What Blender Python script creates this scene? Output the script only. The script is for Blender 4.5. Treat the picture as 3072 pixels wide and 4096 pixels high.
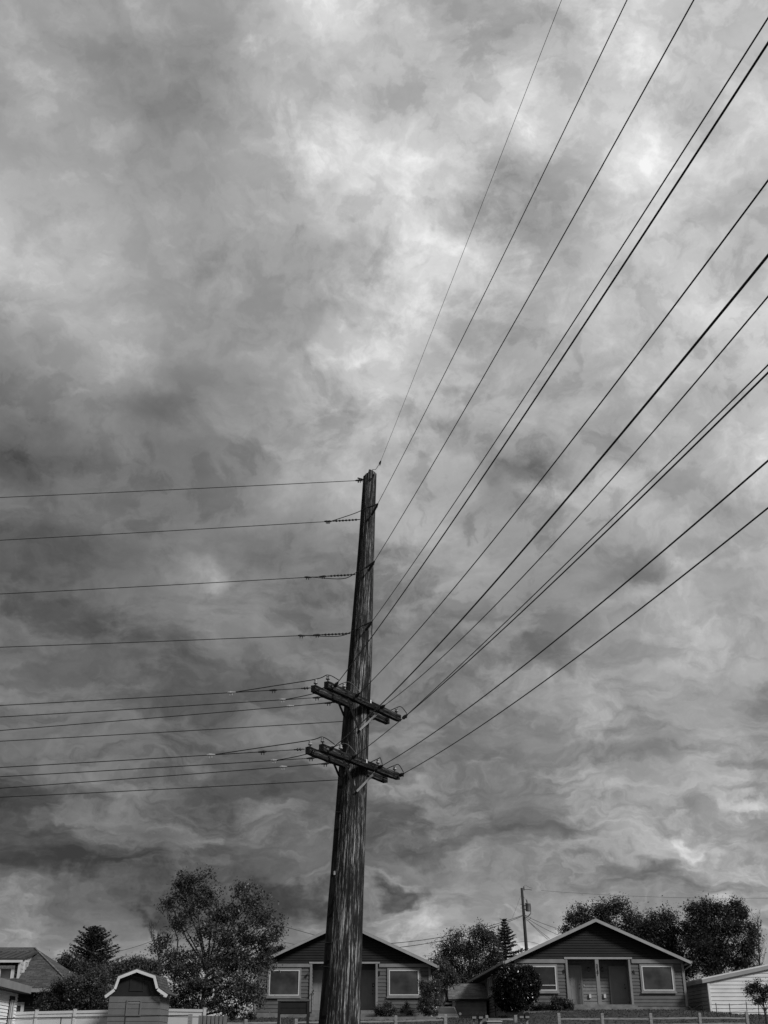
import bpy, math, random
import numpy as np
from mathutils import Vector, Matrix
R = math.radians
sc = bpy.context.scene
for o in list(bpy.data.objects): bpy.data.objects.remove(o)

# ------------------------------------------------------------------ camera
F = 4320.0; TH = R(26.4); EYE = 1.6; CT, ST = math.cos(TH), math.sin(TH)
cam = bpy.data.cameras.new('camera'); co = bpy.data.objects.new('camera', cam); sc.collection.objects.link(co)
co.location = (0, 0, EYE); co.rotation_euler = (R(90) + TH, 0, 0)
cam.sensor_fit = 'VERTICAL'; cam.sensor_height = 24.0; cam.lens = F / 4096 * 24.0
cam.clip_start = 0.1; cam.clip_end = 6000
sc.camera = co
sc.render.resolution_x = 768; sc.render.resolution_y = 1024
sc.view_settings.view_transform = 'Standard'; sc.view_settings.look = 'None'
sc.view_settings.exposure = 0.0; sc.view_settings.gamma = 1.0
sc.render.film_transparent = False

def ray(px, py):                      # viewing ray of a photo pixel as (X/Y, Z/Y)
    x = (px - 1536) / F; y = (2048 - py) / F
    Yd = CT - y * ST; Zd = ST + y * CT
    return x / Yd, Zd / Yd
def P(px, py, Y):
    a, b = ray(px, py); return Vector((a * Y, Y, EYE + b * Y))
def PPM(Y, z):                        # photo pixels per metre at a point
    return F / (Y * CT + (z - EYE) * ST)

# ------------------------------------------------------------------ sky
# sky brightness (display value) over the photo, turned into azimuth / elevation
XS = [i * 192 for i in range(17)]
SKY = {
0:   [140,138,142,146,148,160,190,216,182,166,162,172,192,184,198,192,188],
200: [132,146,128,124,128,158,190,214,186,172,184,204,186,198,182,168,174],
400: [150,150,130,114,114,160,172,172,176,174,190,192,202,200,170,160,184],
600: [152,150,136,134,136,152,180,208,218,212,172,184,222,236,188,166,184],
800: [162,138,154,136,130,148,162,190,192,198,156,158,186,214,206,156,156],
1000:[172,176,152,142,140,144,146,156,192,214,168,156,158,190,196,166,160],
1200:[140,170,172,150,130,134,134,158,186,172,166,156,176,180,196,198,204],
1400:[104,134,164,136,134,124,142,176,182,166,158,158,182,182,196,202,198],
1600:[ 98,112,142,110, 98,116,138,164,186,154,166,150,158,152,176,160,180],
1800:[ 80, 78,104,108,112,140,146,164,192,142,142,136,156,146,152,168,176],
2000:[102,106,116,104,108,128,138,142,146,138,146,116,158,184,160,156,158],
2200:[ 80, 84, 96,106,114,102, 98,102,138,168,142,140,142,118,142,154,166],
2400:[ 88, 82, 88, 88,130,118,120,112,136,132,134,112,104,148,178,142,156],
2600:[ 82, 90, 88, 86, 94, 92,106, 98, 94,106,100,118,138,140,154,140,130],
2800:[106, 88, 82, 90, 82, 84, 94, 94,118,120,130,120,138,140,130,120,112],
3000:[ 84, 74, 82, 86, 78, 92, 96,108,104,100,116,126,142,112,114,154,122],
3200:[ 70, 84,102, 96, 78, 82, 84,106,128,106,100,106,136,126,130,132,156],
3300:[ 84, 86, 92, 78, 72, 86,100,106, 96, 98,102,106,120,140,142,142,158],
3400:[ 88, 70, 88, 74,100,100, 98,116, 92,104,140,116,116,152,158,146,142],
3500:[ 72, 64, 70, 64, 72, 96, 98,112,112,142,150,142,130,116,116,156,152],
3560:[ 98, 90, 84, 76, 68, 76, 84, 84, 84,148,150,142,136,116,104,146,132],
3620:[120,118,112,100, 74, 82, 82, 76, 94,150,160,138,146,130,106,136,118],
3700:[124,120,116,118,118,120,126,124,134,156,172,148,166,150,128,128,124],
3800:[128,130,124,124,122,124,124,126,142,166,152,160,172,150,136,134,134],
4200:[130,132,132,130,130,130,130,132,140,150,150,150,150,146,140,140,140]}
YS = sorted(SKY)
G = np.array([SKY[y] for y in YS], float) * .92 + 26
for j_, y_ in enumerate(YS):
    if y_ >= 2600: G[j_, 9:] += 9; G[j_, 13:] += 5; G[j_, :9] += 7
    if y_ >= 3620: G[j_] += 10
    if 200 <= y_ <= 1000: G[j_, 6:10] -= 9
def sky_at(px, py):
    px = min(max(px, 0), 3071.9); py = min(max(py, 0), 4199.9)
    i = px / 192; i0 = int(i); fx = i - i0
    j0 = max(k for k in range(len(YS) - 1) if YS[k] <= py); fy = (py - YS[j0]) / (YS[j0 + 1] - YS[j0])
    return ((G[j0, i0] * (1 - fx) + G[j0, i0 + 1] * fx) * (1 - fy) + (G[j0 + 1, i0] * (1 - fx) + G[j0 + 1, i0 + 1] * fx) * fy)
def proj(az, el):
    d = Vector((math.sin(az) * math.cos(el), math.cos(az) * math.cos(el), math.sin(el)))
    z = d.y * CT + d.z * ST; y = -d.y * ST + d.z * CT
    return 1536 + F * d.x / z, 2048 - F * y / z

SUN_EL, SUN_AZ = R(36), R(130)        # sun behind and right of the camera, veiled by cloud
w = bpy.data.worlds.new("World"); sc.world = w; w.use_nodes = True
nt = w.node_tree; nt.nodes.clear(); N = nt.nodes.new; LK = nt.links.new
def setin(sock, v):
    if isinstance(v, bpy.types.NodeSocket): LK(v, sock)
    elif v is not None: sock.default_value = v
def M_(op, a=None, b=None, c=None, clamp=False):
    n = N('ShaderNodeMath'); n.operation = op; n.use_clamp = clamp
    for i, v in enumerate((a, b, c)):
        if v is not None: setin(n.inputs[i], v)
    return n.outputs[0]
def MR(v, a, b, c, d, smooth=True):
    n = N('ShaderNodeMapRange'); n.interpolation_type = 'SMOOTHSTEP' if smooth else 'LINEAR'
    setin(n.inputs['Value'], v)
    n.inputs['From Min'].default_value = a; n.inputs['From Max'].default_value = b
    n.inputs['To Min'].default_value = c; n.inputs['To Max'].default_value = d
    return n.outputs[0]
def NOISE(vec, scale, detail=6, rough=.55, dist=0.0, lac=2.0):
    n = N('ShaderNodeTexNoise'); LK(vec, n.inputs['Vector'])
    n.inputs['Scale'].default_value = scale; n.inputs['Detail'].default_value = detail
    n.inputs['Roughness'].default_value = rough; n.inputs['Distortion'].default_value = dist
    n.inputs['Lacunarity'].default_value = lac
    return n
tc = N('ShaderNodeTexCoord'); DIR = tc.outputs['Generated']
def VM(op, a, b=None, scale=None):
    n = N('ShaderNodeVectorMath'); n.operation = op; setin(n.inputs[0], a)
    if b is not None: setin(n.inputs[1], b)
    if scale is not None: setin(n.inputs['Scale'], scale)
    return n.outputs[0]
# the cloud layer as a flat ceiling seen from below: direction / (height + curvature)
sx = N('ShaderNodeSeparateXYZ'); LK(DIR, sx.inputs[0])
dz = M_('ADD', M_('MAXIMUM', sx.outputs[2], 0.0), 0.26)
cx = N('ShaderNodeCombineXYZ'); LK(M_('DIVIDE', sx.outputs[0], dz), cx.inputs[0]); LK(M_('DIVIDE', sx.outputs[1], dz), cx.inputs[1])
CP = cx.outputs[0]
# warp of the direction so the large masses get ragged edges
w1 = NOISE(CP, 2.6, 4, .55); w2 = NOISE(DIR, 17, 5, .62)
wv = VM('ADD', VM('SCALE', VM('SUBTRACT', w1.outputs['Color'], (.5, .5, .5)), scale=.10),
        VM('SCALE', VM('SUBTRACT', w2.outputs['Color'], (.5, .5, .5)), scale=.045))
WD = VM('NORMALIZE', VM('ADD', DIR, wv))
sw = N('ShaderNodeSeparateXYZ'); LK(WD, sw.inputs[0])
az = M_('ARCTAN2', sw.outputs[0], sw.outputs[1]); el = M_('ARCSINE', sw.outputs[2])
S1A, S2A, S3A = .12, .14, .11
A0, A1 = R(-42), R(42); NC = 31
ELS = [R(e) for e in [0, 1.5, 3, 4.2, 5.4, 6.6, 7.8, 9, 10.5, 12, 14, 16, 18, 20, 22.5, 25, 27.5, 30, 32.5, 35, 37.5, 40, 42.5, 45, 48, 51.5]]
u = MR(az, A0, A1, 0, 1, False)
acc = None
for k, e in enumerate(ELS):
    cr = N('ShaderNodeValToRGB'); LK(u, cr.inputs[0]); cr.color_ramp.interpolation = 'B_SPLINE'
    el_ = cr.color_ramp.elements
    for i in range(NC - 2): el_.new((i + 1) / (NC - 1))
    for i in range(NC):
        a = A0 + (A1 - A0) * i / (NC - 1); v = sky_at(*proj(a, e)) / 255
        el_[i].color = (v, v, v, 1)
    lo = ELS[k - 1] if k else None; hi = ELS[k + 1] if k + 1 < len(ELS) else None
    wt = None
    if lo is not None: wt = MR(el, lo, e, 0, 1)
    if hi is not None:
        h = MR(el, e, hi, 1, 0); wt = h if wt is None else M_('MULTIPLY', wt, h)
    acc = M_('MULTIPLY', cr.outputs[0], wt) if acc is None else M_('MULTIPLY_ADD', cr.outputs[0], wt, acc)
base = M_('ADD', M_('MULTIPLY', M_('SUBTRACT', acc, .545), 1.0), .56)
# individual cloud masses with torn edges: centre and radii given by where they stand in the photo, fixed on the sky
w3 = NOISE(DIR, 15, 8, .64)
cz = N('ShaderNodeCombineXYZ'); w3s = N('ShaderNodeSeparateXYZ'); LK(w3.outputs['Color'], w3s.inputs[0])
LK(M_('ADD', az, M_('MULTIPLY', M_('SUBTRACT', w3s.outputs[0], .5), .052)), cz.inputs[0])
LK(M_('ADD', el, M_('MULTIPLY', M_('SUBTRACT', w3s.outputs[1], .5), .042)), cz.inputs[1]); cz.inputs[2].default_value = 1
def azel(px, py):
    a, b = ray(px, py); return math.atan2(a, 1), math.atan2(b, math.hypot(a, 1))
MASS = [(1290,80,100,90,0,.86,.8),(1300,640,150,70,-10,.86,.8),(230,905,70,35,-30,.74,.7),(305,1065,120,42,0,.70,.7),(650,435,190,100,15,.46,.7),(430,180,260,80,0,.50,.5),
 (2580,690,65,90,0,.95,.8),(2540,600,130,42,20,.88,.7),(1684,965,110,62,0,.92,.8),(1610,700,70,60,0,.84,.6),(2323,575,60,70,0,.86,.7),(1700,600,130,40,10,.84,.7),
 (2230,215,130,60,-20,.82,.6),(2880,880,170,95,-10,.60,.7),(2000,780,140,160,20,.61,.6),(55,1815,330,110,0,.33,.7),(690,1668,160,90,0,.38,.6),(1480,1752,100,60,-30,.80,.7),
 (343,1622,50,18,0,.62,.8),(1020,2168,210,62,10,.37,.6),(416,2261,190,95,15,.35,.7),(780,2265,120,50,25,.62,.7),(870,2310,55,60,-40,.66,.8),(2090,1918,150,55,0,.45,.8),(2184,1998,120,34,5,.78,.8),
 (2440,1955,130,52,-20,.77,.8),(2500,2330,200,66,-20,.42,.8),(2600,2412,190,45,5,.72,.8),(2740,2290,75,60,10,.78,.8),(3000,2420,120,40,0,.60,.5),(1980,2720,130,30,5,.62,.7),(1760,2620,130,50,5,.40,.6),
 (3036,3225,110,30,-5,.80,.8),(2000,3062,160,24,0,.62,.8),(2276,2948,70,18,0,.66,.8),(2850,2976,90,60,0,.66,.7),(2508,3030,190,50,0,.43,.7),(2140,3352,300,40,0,.45,.7),(1700,3390,220,40,-8,.40,.6),
 (420,3200,150,28,-8,.46,.8),(1030,3260,90,22,0,.48,.8),(350,3330,130,35,0,.43,.7),(620,3360,140,45,10,.36,.6),(200,3490,390,48,2,.33,.8),(50,3395,80,16,-10,.42,.8),
 (590,3600,75,40,0,.34,.9),(1180,3570,150,58,8,.32,.9),(1050,3540,150,60,0,.35,.7),(1590,3590,85,50,15,.36,.9),(1675,3560,34,44,0,.46,.7),(250,3680,330,22,0,.55,.6),
 (2700,3440,190,95,8,.68,.9),(2600,3480,120,60,25,.50,.6),(2560,3550,170,24,5,.46,.6),(2740,3390,110,52,30,.78,.9),(2850,3440,60,40,0,.66,.7),(2480,3310,110,20,0,.70,.7),
 (1970,3655,80,42,0,.72,.7),(2130,3740,42,60,20,.84,.8),(1840,3600,60,60,0,.62,.7),(2980,3600,120,30,0,.50,.7)]
for (mx_, my_, mrx, mry, mrot, mval, mk) in MASS:
    a0, e0 = azel(mx_, my_); ax_, ex_ = azel(mx_ + 10, my_); ay_, ey_ = azel(mx_, my_ - 10)
    J = np.array([[(ax_ - a0) / 10, (ay_ - a0) / 10], [(ex_ - e0) / 10, (ey_ - e0) / 10]]); Ji = np.linalg.inv(J)
    c_, s_ = math.cos(R(mrot)), math.sin(R(mrot))
    Q = np.array([[1 / mrx, 0], [0, 1 / mry]]) @ np.array([[c_, -s_], [s_, c_]]) @ Ji      # mrot turns clockwise in the picture
    q_ = Q @ np.array([a0, e0])
    cb = N('ShaderNodeCombineXYZ')
    for i_ in range(2):
        dn = N('ShaderNodeVectorMath'); dn.operation = 'DOT_PRODUCT'; LK(cz.outputs[0], dn.inputs[0]); dn.inputs[1].default_value = (Q[i_, 0], Q[i_, 1], -q_[i_]); LK(dn.outputs['Value'], cb.inputs[i_])
    ln = N('ShaderNodeVectorMath'); ln.operation = 'LENGTH'; LK(cb.outputs[0], ln.inputs[0])
    edge = (.55, 1.25) if mk >= .9 else (.0, 1.6)
    if mk < .9 and mval > .55: mk *= .8
    wgt = MR(ln.outputs['Value'], edge[0], edge[1], mk, 0)
    base = M_('MULTIPLY_ADD', M_('SUBTRACT', mval + .03, base), wgt, base)
# cloud texture: stacked sheets with bright torn edges and darker undersides, at two sizes, plus soft folds
cpw = VM('ADD', CP, VM('SCALE', VM('SUBTRACT', NOISE(CP, 1.9, 3, .5).outputs['Color'], (.5, .5, .5)), scale=.38))
n1 = NOISE(cpw, 1.5, 11, .60); n2 = NOISE(cpw, 3.9, 10, .61); n3 = NOISE(WD, 19, 9, .62)
def sheet(f, K, ph, soft):
    t = M_('FRACT', M_('ADD', M_('MULTIPLY', f, K), ph))
    return M_('SUBTRACT', M_('SUBTRACT', MR(t, 0, soft, 0, 1), t), .42)
s1 = sheet(n1.outputs[0], 5.5, .35, .46); s2 = sheet(n2.outputs[0], 4.5, .1, .42); s3 = sheet(n3.outputs[0], 3.6, .6, .45)
pa = MR(NOISE(CP, 1.1, 3, .5).outputs[0], .40, .60, .25, 1.0); pb = MR(NOISE(CP, 1.7, 3, .5).outputs[0], .42, .60, .1, 1.0)
d1 = M_('SUBTRACT', n1.outputs[0], .5); d2 = M_('SUBTRACT', n2.outputs[0], .5); d3 = M_('SUBTRACT', n3.outputs[0], .5)
det = M_('ADD', M_('MULTIPLY', d2, .22), M_('MULTIPLY', d3, .16))
det = M_('MULTIPLY_ADD', M_('MULTIPLY', s1, pa), S1A, det)
det = M_('MULTIPLY_ADD', M_('MULTIPLY', s2, pb), S2A, det)
det = M_('MULTIPLY_ADD', M_('MULTIPLY', s3, pa), S3A, det)
# low sky: flat-based banks seen edge-on, drawn out sideways
bz = N('ShaderNodeCombineXYZ'); LK(M_('MULTIPLY', M_('ADD', az, M_('MULTIPLY', M_('SUBTRACT', w3s.outputs[2], .5), .02)), 4.6), bz.inputs[0])
LK(M_('MULTIPLY', M_('ADD', el, M_('MULTIPLY', M_('SUBTRACT', w3s.outputs[1], .5), .010)), 12.0), bz.inputs[1])
nb_ = NOISE(bz.outputs[0], 1.25, 10, .60); nc_ = NOISE(bz.outputs[0], 3.1, 9, .60)
s4 = sheet(M_('ADD', nb_.outputs[0], M_('MULTIPLY', el, .25)), 3.6, .2, .52); s5 = sheet(nc_.outputs[0], 3.0, .5, .52)
lowm = MR(el, R(9), R(27), 1.0, .12)
band = M_('ADD', M_('MULTIPLY', s4, .17), M_('ADD', M_('MULTIPLY', s5, .10), M_('MULTIPLY', M_('SUBTRACT', nb_.outputs[0], .5), .3)))
det = M_('ADD', M_('MULTIPLY', det, M_('SUBTRACT', 1.0, M_('MULTIPLY', lowm, .6))), M_('MULTIPLY', band, lowm))
low = MR(el, R(4), R(26), 1.1, 1.0)
amp = M_('MULTIPLY', MR(base, .3, .8, .85, 1.1), low)
hl = M_('MULTIPLY', M_('MAXIMUM', M_('SUBTRACT', n3.outputs[0], .53), 0.0), MR(base, .5, .78, .25, .8))
val = M_('ADD', M_('ADD', base, M_('MULTIPLY', det, amp)), hl)
val = M_('MINIMUM', M_('MAXIMUM', val, .24), .965)
# the measured patch fades into an even overcast away from it
aza = M_('ABSOLUTE', az)
side = M_('ADD', .56, M_('MULTIPLY', det, 1.0))
mixf = M_('MAXIMUM', MR(aza, R(38), R(60), 0, 1), MR(el, R(54), R(66), 0, 1))
val = M_('ADD', M_('MULTIPLY', val, M_('SUBTRACT', 1.0, mixf)), M_('MULTIPLY', side, mixf))
lin = M_('POWER', val, 2.25)
st = N('ShaderNodeTexSky'); st.sky_type = 'NISHITA'; st.sun_disc = False
st.sun_elevation = SUN_EL; st.sun_rotation = SUN_AZ
bw = N('ShaderNodeRGBToBW'); LK(st.outputs[0], bw.inputs[0])
lum = M_('ADD', lin, M_('MULTIPLY', bw.outputs[0], .0012))
bg = N('ShaderNodeBackground'); LK(lum, bg.inputs[0]); bg.inputs[1].default_value = 1.0
ow = N('ShaderNodeOutputWorld'); LK(bg.outputs[0], ow.inputs[0])
w.cycles.sampling_method = 'MANUAL'; w.cycles.sample_map_resolution = 512

sl = bpy.data.lights.new('sun', 'SUN'); sl.energy = 2.8; sl.angle = R(11); sl.color = (1, 1, 1)
so = bpy.data.objects.new('sun', sl); sc.collection.objects.link(so)
sd = Vector((math.sin(SUN_AZ) * math.cos(SUN_EL), math.cos(SUN_AZ) * math.cos(SUN_EL), math.sin(SUN_EL)))
so.rotation_euler = sd.to_track_quat('Z', 'Y').to_euler(); so.location = (0, -5, 40)

# ------------------------------------------------------------------ materials (a black-and-white world)
def nodes_of(name, rough=.7, spec=.35):
    m = bpy.data.materials.new(name); m.use_nodes = True; t = m.node_tree
    b = t.nodes['Principled BSDF']; b.inputs['Roughness'].default_value = rough
    b.inputs['Specular IOR Level'].default_value = spec
    return m, t, b
def grey(v): return (v, v, v, 1)
def mat(name, v, rough=.7, var=.25, scale=3.0, stretch=(1, 1, 1), bump=.0, bscale=40, spec=.35, metal=0.0, detail=5):
    m, t, b = nodes_of(name, rough, spec)
    tcn = t.nodes.new('ShaderNodeTexCoord'); mp = t.nodes.new('ShaderNodeMapping'); mp.inputs['Scale'].default_value = stretch
    t.links.new(tcn.outputs['Object'], mp.inputs[0])
    n = t.nodes.new('ShaderNodeTexNoise'); n.inputs['Scale'].default_value = scale; n.inputs['Detail'].default_value = detail
    n.inputs['Roughness'].default_value = .62
    t.links.new(mp.outputs[0], n.inputs['Vector'])
    r = t.nodes.new('ShaderNodeValToRGB'); r.color_ramp.elements[0].position = .3; r.color_ramp.elements[1].position = .7
    r.color_ramp.elements[0].color = grey(v * (1 - var)); r.color_ramp.elements[1].color = grey(min(1, v * (1 + var)))
    t.links.new(n.outputs[0], r.inputs[0]); t.links.new(r.outputs[0], b.inputs['Base Color'])
    b.inputs['Metallic'].default_value = metal
    if bump:
        n2 = t.nodes.new('ShaderNodeTexNoise'); n2.inputs['Scale'].default_value = bscale; n2.inputs['Detail'].default_value = 5
        t.links.new(mp.outputs[0], n2.inputs['Vector'])
        bp = t.nodes.new('ShaderNodeBump'); bp.inputs['Strength'].default_value = bump; bp.inputs['Distance'].default_value = .03
        t.links.new(n2.outputs[0], bp.inputs['Height']); t.links.new(bp.outputs[0], b.inputs['Normal'])
    return m
def leafmat(name, lo, hi, rough=.42, spec=.5):
    m, t, b = nodes_of(name, rough, spec)
    g = t.nodes.new('ShaderNodeNewGeometry'); tcn = t.nodes.new('ShaderNodeTexCoord')
    n = t.nodes.new('ShaderNodeTexNoise'); n.inputs['Scale'].default_value = 1.1; n.inputs['Detail'].default_value = 3
    t.links.new(tcn.outputs['Object'], n.inputs['Vector'])
    a = t.nodes.new('ShaderNodeMath'); a.operation = 'MULTIPLY_ADD'; t.links.new(g.outputs['Random Per Island'], a.inputs[0]); a.inputs[1].default_value = .5
    c = t.nodes.new('ShaderNodeMath'); c.operation = 'MULTIPLY_ADD'; t.links.new(n.outputs[0], c.inputs[0]); c.inputs[1].default_value = 1.6; c.inputs[2].default_value = -.55
    t.links.new(c.outputs[0], a.inputs[2])
    r = t.nodes.new('ShaderNodeValToRGB'); r.color_ramp.elements[0].color = grey(lo); r.color_ramp.elements[1].color = grey(hi)
    t.links.new(a.outputs[0], r.inputs[0]); t.links.new(r.outputs[0], b.inputs['Base Color'])
    tr_ = t.nodes.new('ShaderNodeBsdfTranslucent'); t.links.new(r.outputs[0], tr_.inputs[0]); mx = t.nodes.new('ShaderNodeMixShader'); mx.inputs[0].default_value = .25
    t.links.new(b.outputs[0], mx.inputs[1]); t.links.new(tr_.outputs[0], mx.inputs[2]); t.links.new(mx.outputs[0], t.nodes['Material Output'].inputs[0])
    return m
def shinglemat(name, v, row=.15, wid=.36):
    m, t, b = nodes_of(name, .9, .2)
    tcn = t.nodes.new('ShaderNodeTexCoord'); br = t.nodes.new('ShaderNodeTexBrick')
    uvn = t.nodes.new('ShaderNodeUVMap')
    nn = t.nodes.new('ShaderNodeTexNoise'); nn.inputs['Scale'].default_value = 2.2; nn.inputs['Detail'].default_value = 4
    t.links.new(tcn.outputs['Object'], nn.inputs['Vector'])
    dn = t.nodes.new('ShaderNodeTexNoise'); dn.inputs['Scale'].default_value = 3.1; dn.inputs['Detail'].default_value = 3; t.links.new(uvn.outputs[0], dn.inputs['Vector'])
    dv_ = t.nodes.new('ShaderNodeVectorMath'); dv_.operation = 'MULTIPLY_ADD'; t.links.new(dn.outputs['Color'], dv_.inputs[0]); dv_.inputs[1].default_value = (.5, .06, 0); t.links.new(uvn.outputs[0], dv_.inputs[2])
    t.links.new(dv_.outputs[0], br.inputs['Vector'])
    br.inputs['Scale'].default_value = 1; br.inputs['Row Height'].default_value = row; br.inputs['Brick Width'].default_value = wid
    br.inputs['Mortar Size'].default_value = .016; br.inputs['Mortar Smooth'].default_value = .6; br.squash = 1.0; br.inputs['Bias'].default_value = -.1; br.offset = .5
    br.inputs['Color1'].default_value = grey(v * .72); br.inputs['Color2'].default_value = grey(v * 1.35); br.inputs['Mortar'].default_value = grey(v * .4)
    mx = t.nodes.new('ShaderNodeMixRGB'); mx.blend_type = 'MULTIPLY'; mx.inputs[0].default_value = .7
    mr = t.nodes.new('ShaderNodeMapRange'); mr.inputs['To Min'].default_value = .45; mr.inputs['To Max'].default_value = 1.5
    t.links.new(nn.outputs[0], mr.inputs[0])
    t.links.new(br.outputs['Color'], mx.inputs[1]); t.links.new(mr.outputs[0], mx.inputs[2])
    t.links.new(mx.outputs[0], b.inputs['Base Color'])
    bp = t.nodes.new('ShaderNodeBump'); bp.inputs['Strength'].default_value = .6; bp.inputs['Distance'].default_value = .02
    t.links.new(br.outputs['Fac'], bp.inputs['Height']); bp.invert = True; t.links.new(bp.outputs[0], b.inputs['Normal'])
    return m
def polemat(name, lo, hi, uvx=26, dark=True):
    # weathered, deeply checked timber: pale ridges, near black checks along the grain
    m, t, b = nodes_of(name, .85, .2)
    uvn = t.nodes.new('ShaderNodeUVMap'); sp = t.nodes.new('ShaderNodeSeparateXYZ'); t.links.new(uvn.outputs[0], sp.inputs[0])
    def nz(sx_, sy_, det, rough, dist=0.0, off=0.0):
        mp = t.nodes.new('ShaderNodeMapping'); mp.inputs['Scale'].default_value = (sx_, sy_, 1); mp.inputs['Location'].default_value = (off, off * 1.7, 0)
        t.links.new(uvn.outputs[0], mp.inputs[0]); n = t.nodes.new('ShaderNodeTexNoise'); n.inputs['Scale'].default_value = 1
        n.inputs['Detail'].default_value = det; n.inputs['Roughness'].default_value = rough; n.inputs['Distortion'].default_value = dist
        t.links.new(mp.outputs[0], n.inputs['Vector']); return n.outputs[0]
    def mth(op, a, b_=None, cl=False):
        n = t.nodes.new('ShaderNodeMath'); n.operation = op; n.use_clamp = cl
        for i, v in enumerate((a, b_)):
            if v is None: continue
            if isinstance(v, bpy.types.NodeSocket): t.links.new(v, n.inputs[i])
            else: n.inputs[i].default_value = v
        return n.outputs[0]
    a = nz(uvx, 1.0, 6, .66, .5); c = nz(uvx * 2.6, 5.5, 5, .7, .5, 3.3); d = nz(4.0, 1.4, 5, .65, 0, 7.1)
    s = mth('ADD', mth('MULTIPLY', a, .62), mth('MULTIPLY', c, .38))
    s = mth('ADD', s, mth('MULTIPLY', mth('SUBTRACT', d, .5), .22))
    r = t.nodes.new('ShaderNodeValToRGB'); e = r.color_ramp.elements
    e[0].position = .475; e[0].color = grey(lo); e[1].position = .635; e[1].color = grey(hi)
    k = e.new(.525); k.color = grey(lo * 2.5); k = e.new(.57); k.color = grey(hi * .38)
    t.links.new(s, r.inputs[0]); out = r.outputs[0]
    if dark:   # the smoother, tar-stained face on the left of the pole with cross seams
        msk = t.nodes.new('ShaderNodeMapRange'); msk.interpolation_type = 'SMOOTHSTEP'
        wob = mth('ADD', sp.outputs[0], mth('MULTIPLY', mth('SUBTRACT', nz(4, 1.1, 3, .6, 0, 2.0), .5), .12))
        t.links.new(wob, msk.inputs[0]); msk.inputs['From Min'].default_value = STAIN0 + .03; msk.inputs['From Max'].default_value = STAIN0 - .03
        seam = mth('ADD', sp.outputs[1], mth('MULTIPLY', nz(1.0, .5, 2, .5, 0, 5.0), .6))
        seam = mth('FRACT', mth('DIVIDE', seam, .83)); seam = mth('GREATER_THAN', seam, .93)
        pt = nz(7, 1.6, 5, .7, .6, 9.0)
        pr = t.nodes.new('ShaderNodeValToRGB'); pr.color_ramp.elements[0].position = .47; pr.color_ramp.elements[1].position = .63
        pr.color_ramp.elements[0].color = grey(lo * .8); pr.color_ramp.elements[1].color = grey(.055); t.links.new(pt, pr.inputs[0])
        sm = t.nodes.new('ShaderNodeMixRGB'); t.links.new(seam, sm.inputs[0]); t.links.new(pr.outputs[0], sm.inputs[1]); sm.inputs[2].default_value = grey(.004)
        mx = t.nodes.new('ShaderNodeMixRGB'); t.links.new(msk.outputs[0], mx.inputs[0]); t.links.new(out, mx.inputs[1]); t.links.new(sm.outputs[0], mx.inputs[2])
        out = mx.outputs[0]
    t.links.new(out, b.inputs['Base Color'])
    bp = t.nodes.new('ShaderNodeBump'); bp.inputs['Strength'].default_value = .8; bp.inputs['Distance'].default_value = .02
    t.links.new(s, bp.inputs['Height']); t.links.new(bp.outputs[0], b.inputs['Normal'])
    return m
STAIN0 = .78
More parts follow.
